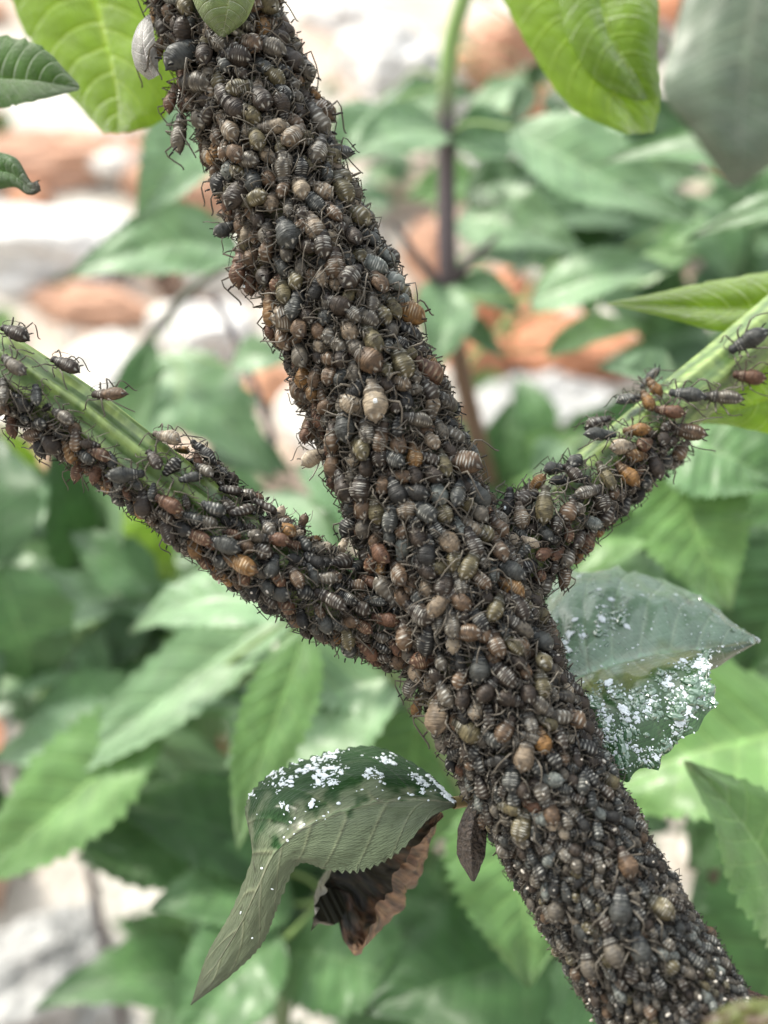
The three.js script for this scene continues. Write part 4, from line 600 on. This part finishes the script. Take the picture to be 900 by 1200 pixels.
for (const [tk, px, py, len, ang, tone, bars, own] of picked) {
  const tr = TR[tk]; let b = tr.s[0], bd = 1e9;
  for (const q of tr.s) { const d = (q.x - px) ** 2 + (q.y - py) ** 2; if (d < bd) { bd = d; b = q; } }
  const m = PX(b.d), L0 = len * m * 1.06, o = Math.sign((px - b.x) * b.lat.dot(RIGHT) - (py - b.y) * b.lat.dot(UPC)) * Math.sqrt(bd) * m, Rc = b.r + 0.42 * L0;
  const th = Math.asin(clamp(o / Rc, -0.98, 0.98)), rad = Math.max(Rc, Math.abs(o)), n = b.lat.clone().multiplyScalar(Math.sin(th)).addScaledVector(b.tw, Math.cos(th));
  const p = b.p.clone().addScaledVector(n, rad), a = ang * Math.PI / 180, rear = RIGHT.clone().multiplyScalar(Math.cos(a)).addScaledVector(UPC, -Math.sin(a));
  keep({ p, len: L0, rot: pose(p, n, rear, Math.abs(th) > 1.1 ? 0.12 : 0.3 + 0.25 * r0()), tone, bars, own, px, py, n, picked: true, score: 1e6, tk, slim: tk === 'M' ? 0.92 + 0.18 * r0() : (len > 38 ? 0.72 : 0.85) });
}
// the rest of the colony: a close under layer of small ones, coloured dark as shade in the gaps, then larger ones piled over it
const underTone = [['dark', 5], ['black', 6], ['slate', 1.5], ['brown', 1.5]], footTone = [['grey', 5], ['slate', 6], ['dark', 5], ['black', 4], ['brown', 1.4], ['olive', 1.2], ['mist', 1.0]], branchTone = [['rust', 2.4], ['dark', 4], ['slate', 4], ['brown', 3.5], ['black', 3], ['amber', 1], ['grey', 2.5]];
function pickTone(list) { let s = 0; for (const q of list) s += q[1]; let k = r0() * s; for (const q of list) { k -= q[1]; if (k <= 0) return q[0]; } return list[0][0]; }
function colony(tk, tries, layer, sizeAt, want, tones, tight) {
  const tr = TR[tk], n = tr.s.length;
  for (let i = 0; i < tries; i++) {
    const f = r0(), b = tr.s[Math.floor(f * (n - 1))], th = (r0() * 2 - 1) * 2.2, hide = r0();
    if (b.y < -110 || b.y > 1330 || b.x < -60 || b.x > 960) continue;
    if (hide > want(b, th)) continue;
    const len = sizeAt(b) * (0.78 + 0.5 * r0()) * PX(b.d), dir = b.lat.clone().multiplyScalar(Math.sin(th)).addScaledVector(b.tw, Math.cos(th));
    const p = b.p.clone().addScaledVector(dir, b.r + len * (layer ? (tk === 'M' ? 0.46 : 0.36) : 0.18) + (layer ? 0.0002 : 0) * r0());
    if (!free(p, len, tight)) continue;
    const side = dir.clone().cross(b.t).normalize(), down = b.t.dot(UPC) < 0 ? b.t.clone() : b.t.clone().negate(), yaw = (r0() + r0() + r0() - 1.5) * (layer ? 1.15 : 1.7) + (r0() < 0.07 ? Math.PI : 0);
    const rear = down.multiplyScalar(Math.cos(yaw)).addScaledVector(side, Math.sin(yaw)), q = toPx(p), face = Math.cos(th);
    const bars = r0() < 0.22 ? 2 : r0() < 0.5 ? 1 : 0;
    keep({ p, len, slim: 0.8 + 0.3 * r0(), rot: pose(p, dir, rear, layer ? -0.05 + 0.65 * r0() : 0.1 + 0.3 * r0()), tone: pickTone(layer ? (typeof tones === 'function' ? tones(b, th) : tones) : underTone), bars, own: '', px: q[0], py: q[1], n: dir, tk, score: layer * (face > 0.15 && q[0] > 5 && q[0] < 895 && q[1] > 5 && q[1] < 1195 ? len / PX(q[2]) * (0.5 + face) : 0) });
  }
}
const mainSize = (b) => lerp(36, 21, clamp((b.y - 700) / 330, 0, 1)), topTone = [['grey', 5], ['olive', 4.5], ['tan', 2.6], ['slate', 3.2], ['dark', 5], ['black', 1.6], ['pale', 0.9], ['mist', 0.7], ['brown', 3.5]], midTone = [['brown', 4.5], ['dark', 7], ['tan', 1.4], ['grey', 3.5], ['olive', 2.4], ['black', 3], ['slate', 2], ['pale', 0.4], ['rust', 0.4]], edgeTone = [['rust', 4], ['brown', 4], ['dark', 2], ['amber', 1]],
  mainTones = (b, th) => (th * Math.sign(b.lat.dot(RIGHT)) < -0.75 && b.y < 640 && r0() < 0.6 ? edgeTone : r0() < clamp((b.y - 760) / 200, 0, 1) ? footTone : r0() < clamp((b.y - 330) / 160 + 0.8 * N3(b.y * 0.02, th * 2, 9), 0, 1) ? midTone : topTone);
const mainWant = (b, th) => (b.y < 50 && Math.abs(th) < 0.5 ? 0.05 : b.y < 290 && N3(b.y * 0.021, th * 1.6, 4) > 0.30 ? 0.12 : 1);
const leftWant = (b, th) => { const up = th * Math.sign(b.lat.dot(UPC)), k = clamp((b.x - 175) / 210, 0, 1); return up < -0.36 ? 0.9 : up < 1.2 ? Math.pow(k, 1.6) * (0.65 + 0.7 * N3(b.x * 0.03, up * 2, 3)) : k * 0.8; };
const rightWant = (b, th) => { const k = clamp((690 - b.x) / 70, 0, 1), up = th * Math.sign(b.lat.dot(UPC)); return lerp(up < -0.05 && b.x < 765 ? 0.85 : 0, 1, k) * (b.x > 640 && up > 0.1 ? 0.12 : 1); };
colony('M', 26000, 1, mainSize, mainWant, mainTones, 0.46);
colony('L', 5000, 1, () => 29, leftWant, branchTone, 0.5);
colony('R', 4000, 1, () => 30, rightWant, branchTone, 0.5);
colony('M', 14000, 0, (b) => mainSize(b) * 0.8, mainWant, underTone, 0.5);
colony('L', 2600, 0, () => 23, leftWant, underTone, 0.5);
colony('R', 2200, 0, () => 23, rightWant, underTone, 0.5);

// the three hundred that show largest are things of their own, the others one mass
all.sort((a, b) => b.score - a.score);
const single = all.slice(0, 300), mass = all.slice(300);
console.log('aphids', all.length, 'picked', picked.length);
const protos = new Map();
function aphid(o, i) {
  const key = o.tone + o.bars + (i % 2);
  if (!protos.has(key)) {
    const g = new THREE.Group(), b = new THREE.Mesh(fineBody(o.tone, o.bars, i % 2), o.tone === 'cream' ? huskMat : aphidMat); b.name = 'body'; g.add(b);
    for (const q of antennaGeo) { const a = new THREE.Mesh(q, aphidMat); a.name = 'antenna'; g.add(a); }
    protos.set(key, shadows(g));
  }
  const c = protos.get(key).clone(); c.name = numbered('aphid'); c.position.copy(o.p); c.quaternion.setFromRotationMatrix(o.rot); c.scale.set(o.len * o.slim, o.len, o.len * o.slim); scene.add(c);
  return c;
}
const marks = single.filter((o) => o.own), taken = new Set(marks.map((o) => o.own));
const SIDES = ['to the right of', 'below and right of', 'directly below', 'below and left of', 'to the left of', 'above and left of', 'directly above', 'above and right of'];
function describe(o) {
  if (o.own) return o.own;
  const px = o.len / PX(0.1), size = px < 23 ? 'small ' : px > 36 ? 'large ' : '', bar = o.bars === 2 ? 'barred ' : '', base = size + bar + TONES[o.tone][2] + ' aphid';
  const near = marks.map((m) => [Math.hypot(m.px - o.px, m.py - o.py), m]).sort((a, b) => a[0] - b[0]).slice(0, 40);
  for (const [, m] of near) {
    const k = ((Math.round(Math.atan2(o.py - m.py, o.px - m.px) / (Math.PI / 4)) % 8) + 8) % 8, t = base + ' ' + SIDES[k] + ' the ' + m.own;
    if (t.split(' ').length <= 16 && !taken.has(t)) { taken.add(t); return t; }
  }
  return base + ' packed among the others on the stem';
}
single.forEach((o, i) => {
  const a = aphid(o, i); tag(a, describe(o), 'aphid', 'aphids covering the elder stem');
  if (/white dot|one bright dot/.test(o.own)) {        // a drop of wax stuck on its back
    const w = new THREE.Mesh(blob, waxAndGlintMat); w.name = 'wax_drop'; w.position.set(0.06, -0.14, 0.27 ); w.scale.setScalar(0.055); w.castShadow = w.receiveShadow = true; a.add(w);
  }
  if (o.own.startsWith('winged')) {                  // a veined membrane wing held up beside the body
    const wm = new THREE.MeshPhysicalMaterial({ color: C3([0.34, 0.32, 0.28]), roughness: 0.9, transmission: 0.55, thickness: 0, side: THREE.DoubleSide, clearcoat: 0.3, clearcoatRoughness: 0.4, map: leafMap, bumpMap: leafBump, bumpScale: 0.0002 });
    const g = patchGeo([[174, 94, 0.1035], [160, 80, 0.1035], [154, 58, 0.1035], [160, 32, 0.104], [172, 18, 0.1045]], [[180, 92, 0.103], [172, 72, 0.1025], [168, 50, 0.1025], [169, 30, 0.1035], [174, 17, 0.1045]], [[186, 88, 0.1025], [185, 70, 0.1025], [182, 50, 0.1025], [179, 30, 0.1035], [176, 18, 0.1045]], { nu: 13, nv: 30, rough: 0.12, bulge: 0.1 });
    a.updateMatrixWorld(true); const w = new THREE.Mesh(g.applyMatrix4(a.matrixWorld.clone().invert()), wm); w.name = 'wing'; w.castShadow = w.receiveShadow = true; a.add(w);
  }
});
{ // the mass
  let nv = 0, ni = 0; const gs = mass.map((o, i) => { const g = coarseBody(o.tone, o.bars, i % 2); nv += g.attributes.position.count; ni += g.index.count; return g; });
  const uvs = new Float32Array(nv * 2), pos = new Float32Array(nv * 3), nor = new Float32Array(nv * 3), col = new Float32Array(nv * 3), idx = new Uint32Array(ni), v = V(), m = new THREE.Matrix4(), rt = rng(8);
  let a = 0, b = 0;
  mass.forEach((o, i) => {
    const g = gs[i], gp = g.attributes.position, gn = g.attributes.normal, gc = g.attributes.color, gu = g.attributes.uv, k0 = a, tint = 0.75 + 0.5 * rt();
    m.copy(o.rot).scale(V(o.len * o.slim, o.len, o.len * o.slim)).setPosition(o.p);
    for (let j = 0; j < gp.count; j++, a++) {
      v.fromBufferAttribute(gp, j).applyMatrix4(m); pos.set([v.x, v.y, v.z], a * 3); v.fromBufferAttribute(gn, j).transformDirection(o.rot); nor.set([v.x, v.y, v.z], a * 3);
      uvs[a * 2] = gu.getX(j) + i * 0.37; uvs[a * 2 + 1] = gu.getY(j) + i * 0.53; col[a * 3] = gc.getX(j) * tint; col[a * 3 + 1] = gc.getY(j) * tint; col[a * 3 + 2] = gc.getZ(j) * tint;
    }
    for (let j = 0; j < g.index.count; j++) idx[b++] = g.index.getX(j) + k0;
  });
  const g = new THREE.BufferGeometry(); g.setAttribute('position', new THREE.BufferAttribute(pos, 3)); g.setAttribute('normal', new THREE.BufferAttribute(nor, 3)); g.setAttribute('color', new THREE.BufferAttribute(col, 3)); g.setAttribute('uv', new THREE.BufferAttribute(uvs, 2)); g.setIndex(new THREE.BufferAttribute(idx, 1));
  tag(mesh('aphid_colony', g, aphidMat, scene), 'dense crust of smaller aphids between the others', 'aphids', null, 'stuff'); console.log('mass triangles', ni / 3);
}
{ // dust, wax crumbs and pinhead droplets caught in the colony
  const r = rng(99), list = [], m = new THREE.Matrix4(), q = new THREE.Quaternion();
  for (const o of all) {
    const foot = clamp((o.py - 700) / 300, 0, 1), k = o.tk === 'M' ? 0.04 + 0.36 * foot : 0.04; if (r() > k) continue;
    const s = (r() < 0.04 ? 0.00018 : 0.00005 + 0.00009 * r()), p = o.p.clone().addScaledVector(o.n, o.len * 0.22).add(V((r() - 0.5), (r() - 0.5), (r() - 0.5)).multiplyScalar(o.len * 0.25));
    q.set(r() - 0.5, r() - 0.5, r() - 0.5, r()).normalize(); list.push(m.clone().compose(p, q, V(s * (1 + (s < 0.0002 ? 1.3 * r() : 0)), s, s)));
  }
  const im = new THREE.InstancedMesh(blob, new THREE.MeshPhysicalMaterial({ color: C3([0.40, 0.37, 0.32]), roughness: 0.45 }), list.length); list.forEach((x, i) => im.setMatrixAt(i, x));
  im.name = 'wax_crumbs'; im.castShadow = im.receiveShadow = true; scene.add(tag(im, 'pale wax crumbs and pinhead drops among the aphids', 'debris', null, 'stuff'));
}

renderer.render(scene, camera);
